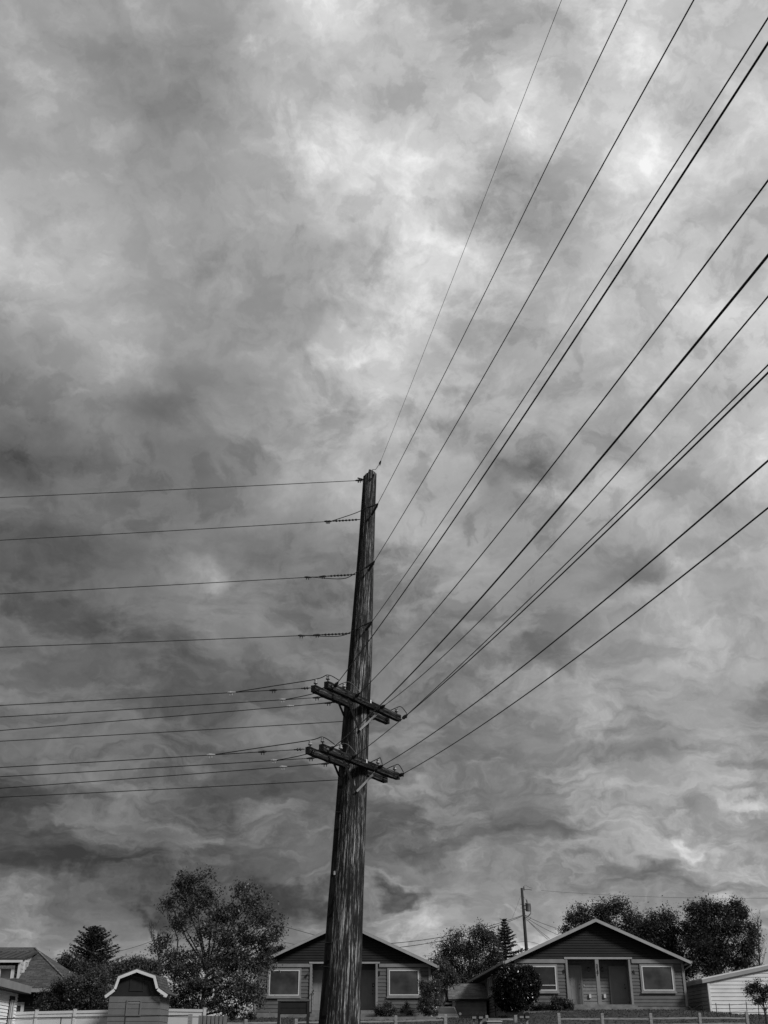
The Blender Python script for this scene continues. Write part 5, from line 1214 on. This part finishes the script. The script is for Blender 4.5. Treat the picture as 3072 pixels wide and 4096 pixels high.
bare('thin bare tree at the right edge beside the tall dense tree', 90, 3040, 3880, 33, 230, .12, 45, .07, nb=26)
bare('bare treetop above the dense tree left of the right house gable', 104, 2412, 3680, 34, 70, .05, 18, .04, nb=10)
RB = tree('round_bush', 'large round glossy dark bush at the left corner of the right house', 'bush', 70.0,
     [(2062, 3950, 86, 80), (2012, 3975, 42, 58), (2115, 3940, 46, 62), (2060, 4010, 74, 40), (2098, 3888, 36, 26), (2035, 3900, 36, 32)], (2065, 4060), 21000, .19, 'leafg', 51, .10, 10, .85, .12, shell=.42, spread=.5, twig=False, jit=.45)
tree('low_shrub', 'spiky low shrub beside the steps of the right house', 'shrub', 70.6, [(2245, 4015, 42, 28), (2215, 4025, 25, 20), (2275, 4025, 25, 18)], (2245, 4060), 5000, .13, 'leafd', 52, .10, 10, .7, .05, shell=.7, twig=False)
tree('low_shrub', 'low dark shrub between the round bush and the spiky shrub', 'shrub', 70.6, [(2165, 4030, 30, 18), (2190, 4032, 20, 14), (2140, 4038, 20, 12)], (2165, 4060), 2600, .11, 'leafd', 53, .09, 10, .7, .05, shell=.7, twig=False)
tree('climbing_shrub', 'tall straggly shrub at the right corner of the centre house', 'shrub', 70.4, [(1705, 3975, 28, 35), (1700, 4020, 32, 35), (1735, 3950, 35, 28), (1745, 4000, 20, 25), (1720, 4045, 35, 18), (1690, 3940, 15, 20)], (1715, 4090), 8500, .13, 'leaf', 54, .12, 10, .7, .05, shell=.9)
tree('low_shrub', 'low leafy shrub right of the centre porch steps', 'shrub', 70.4, [(1540, 4040, 34, 24), (1515, 4045, 18, 20), (1565, 4045, 18, 18), (1550, 4020, 16, 14)], (1540, 4080), 3500, .13, 'leaf', 55, .10, 10, .7, .05, shell=.8, twig=False)
tree('potted_plant', 'small upright plant below the right window of the centre house', 'plant', 70.7, [(1625, 4030, 14, 24), (1638, 4050, 16, 12), (1612, 4045, 12, 14)], (1628, 4080), 1100, .11, 'leafd', 56, .08, 8, .7, .03, shell=.8, twig=False)
fl_ = tree('flowering_shrub', 'low shrub with pale blossoms under the leafy tree', 'shrub', 69.5, [(1010, 4060, 18, 14), (990, 4070, 25, 15)], (1005, 4090), 900, .12, 'leafd', 57, .08, 8, .7, .03, twig=False)
tree('young_tree', 'small young tree in front of the white outbuilding at the right edge', 'tree', 64.5,
     [(3020, 3945, 28, 30), (3000, 3965, 25, 18), (3050, 3975, 35, 28), (3040, 4000, 30, 20), (3085, 3970, 30, 35)], (3068, 4090, 3050, 3990), 2600, .15, 'leafd', 58, .14, 8, .8, .06, shell=.8)
bare('thin leafless suckers at the foot of the young tree', 64.2, 3065, 4060, 35, 95, -.3, 30, .02, 'bare_shrub', 10)

# ------------------------------------------------------------------ transformer pole and its wires
TY = 96.0; pt0 = P(2087, 3552, TY); ptb = P(2106, 3800, TY); g = ground(ptb.x, TY)
dx = (ptb.x - pt0.x) / (pt0.z - ptb.z); bx = ptb.x + dx * (ptb.z - g)
TP = thing('utility_pole', 'distant utility pole with grey transformer behind the right house', 'utility pole', (bx, TY, g)); tl = TP.location
b = MB(); b.tube([(0, 0, -.2), ptb - tl, pt0 - tl], [.17, .14, .105], 12); b.build('shaft', MT['postfar'], TP, True)
def tp(px, py, dy=0): return P(px, py, TY + dy) - tl
c0 = tp(2112.5, 3645, -.1); c1 = tp(2111, 3613, -.1)
b = MB(); r_ = .215; hgt = (c1 - c0).length; b.lathe(c0, c1 - c0, [(0, r_ * .9), (.03, r_), (hgt - .06, r_), (hgt - .05, r_ * 1.08), (hgt, r_ * 1.05), (hgt + .03, r_ * .6)], 18); tc_ = b.build('transformer', MT['can'], TP, True)
b = MB(); b.lathe(c1 + Vector((-.05, 0, 0)), (-.1, 0, 1), [(0, .03), (.05, .06), (.09, .03), (.13, .055), (.17, .03), (.22, .05), (.27, .02), (.36, .012)], 8); b.build('bushing', MT['rubber'], tc_)
b = MB(); b.box(c0.x - .5, c0.x, c0.y - .03, c0.y + .03, c0.z + .12, c0.z + .17); b.box(c0.x - .5, c0.x, c0.y - .03, c0.y + .03, c0.z + .42, c0.z + .47); b.build('bracket', MT['iron'], TP)
b = MB(); b.tube([tp(2096, 3558), tp(2115, 3558), tp(2127, 3560, -.4)], .02, 5); b.lathe(tp(2096, 3562), (0, 0, 1), [(0, .03), (.08, .045), (.2, .05), (.32, .03), (.36, .01)], 8); b.build('cutout_switch', MT['iron'], TP)
def cable(pxs, m='wire', r=.012, parent=TP, name='lead_wire', Y=TY, off=tl, dy=-.1):
    b = MB(); b.tube([P(x_, y_, Y + dy) - off for x_, y_ in pxs], r, 5); return b.build(name, MT[m], parent)
cable([(2097, 3545), (2101, 3540), (2108, 3544), (2118, 3550), (2130, 3553)], r=.010)
cable([(2092, 3585), (2098, 3592), (2103, 3600), (2106, 3607)], r=.010)
cable([(2112, 3612), (2121, 3614), (2123, 3635), (2123, 3652), (2118, 3662), (2108, 3669), (2098, 3668)], r=.025)
cable([(2098, 3661), (2104, 3662), (2112, 3664), (2120, 3656)], r=.015); cable([(2099, 3677), (2108, 3681), (2118, 3679), (2124, 3668)], r=.014)
for y_ in (3617, 3632): 
    b = MB(); a_ = tp(2081, y_); c_ = tp(2096, y_); b.tube([a_, c_], .02, 5); b.build('bolt', MT['iron'], TP)
def far_wire(label, a, c, Ya, Yc, r=.016, sag=.25, n_=14):
    p, q = P(*a, Ya), P(*c, Yc); b = MB(); b.tube([(p.lerp(q, k / n_) - p) - Vector((0, 0, sag * 4 * (k / n_) * (1 - k / n_))) for k in range(n_ + 1)], r, 5)
    w_ = b.build('service_wire', MT['wire'], None, True); w_.location = p; tag(w_, label, 'cable')
far_wire('twisted service cable from the transformer pole down to the left, upper strand', (2090, 3661), (1560, 3774), TY, 84, .022, .35)
far_wire('twisted service cable from the transformer pole down to the left, lower strand', (2088, 3665), (1590, 3790), TY, 82, .022, .35)
far_wire('service wire from the transformer pole to the right house roof, longest of four', (2100, 3662), (2262, 3723), TY, 88, .016, .1)
far_wire('service wire from the transformer pole to the right house roof, second longest', (2102, 3668), (2234, 3740), TY, 86, .016, .1)
far_wire('steep service wire from the transformer pole to the right house, nearer the pole', (2098, 3668), (2190, 3757), TY, 84, .015, .05)
far_wire('steep service wire from the transformer pole to the right house, right of its twin', (2098, 3669), (2198, 3754), TY, 84, .015, .05)
far_wire('short sagging wire crossing low behind the distant pole', (2050, 3775), (2158, 3778), 99, 99, .014, -.2)
far_wire('faint guy wire slanting left from the distant pole', (2083, 3583), (2050, 3670), TY, 99, .008, 0)
far_wire('faint hairline wire crossing the sky right of the distant pole', (2165, 3562), (3120, 3592), 130, 120, .012, .3)
far_wire('wire from the leafy tree to the centre house roof, upper one', (1080, 3690), (1262, 3741), 70, 80, .016, .0)
far_wire('short wire just above the left roof edge of the centre house', (1095, 3760), (1180, 3778), 80, 84, .014, 0)
far_wire('single wire between the dark spruce and the bare sapling', (430, 3812), (645, 3748), 88, 80, .014, .15)
far_wire('level wire behind the right roof tip of the centre house, upper one', (1690, 3823), (1780, 3826), 92, 92, .012, 0)
far_wire('level wire behind the right roof tip of the centre house, lower one', (1705, 3838), (1780, 3834), 92, 92, .012, 0)
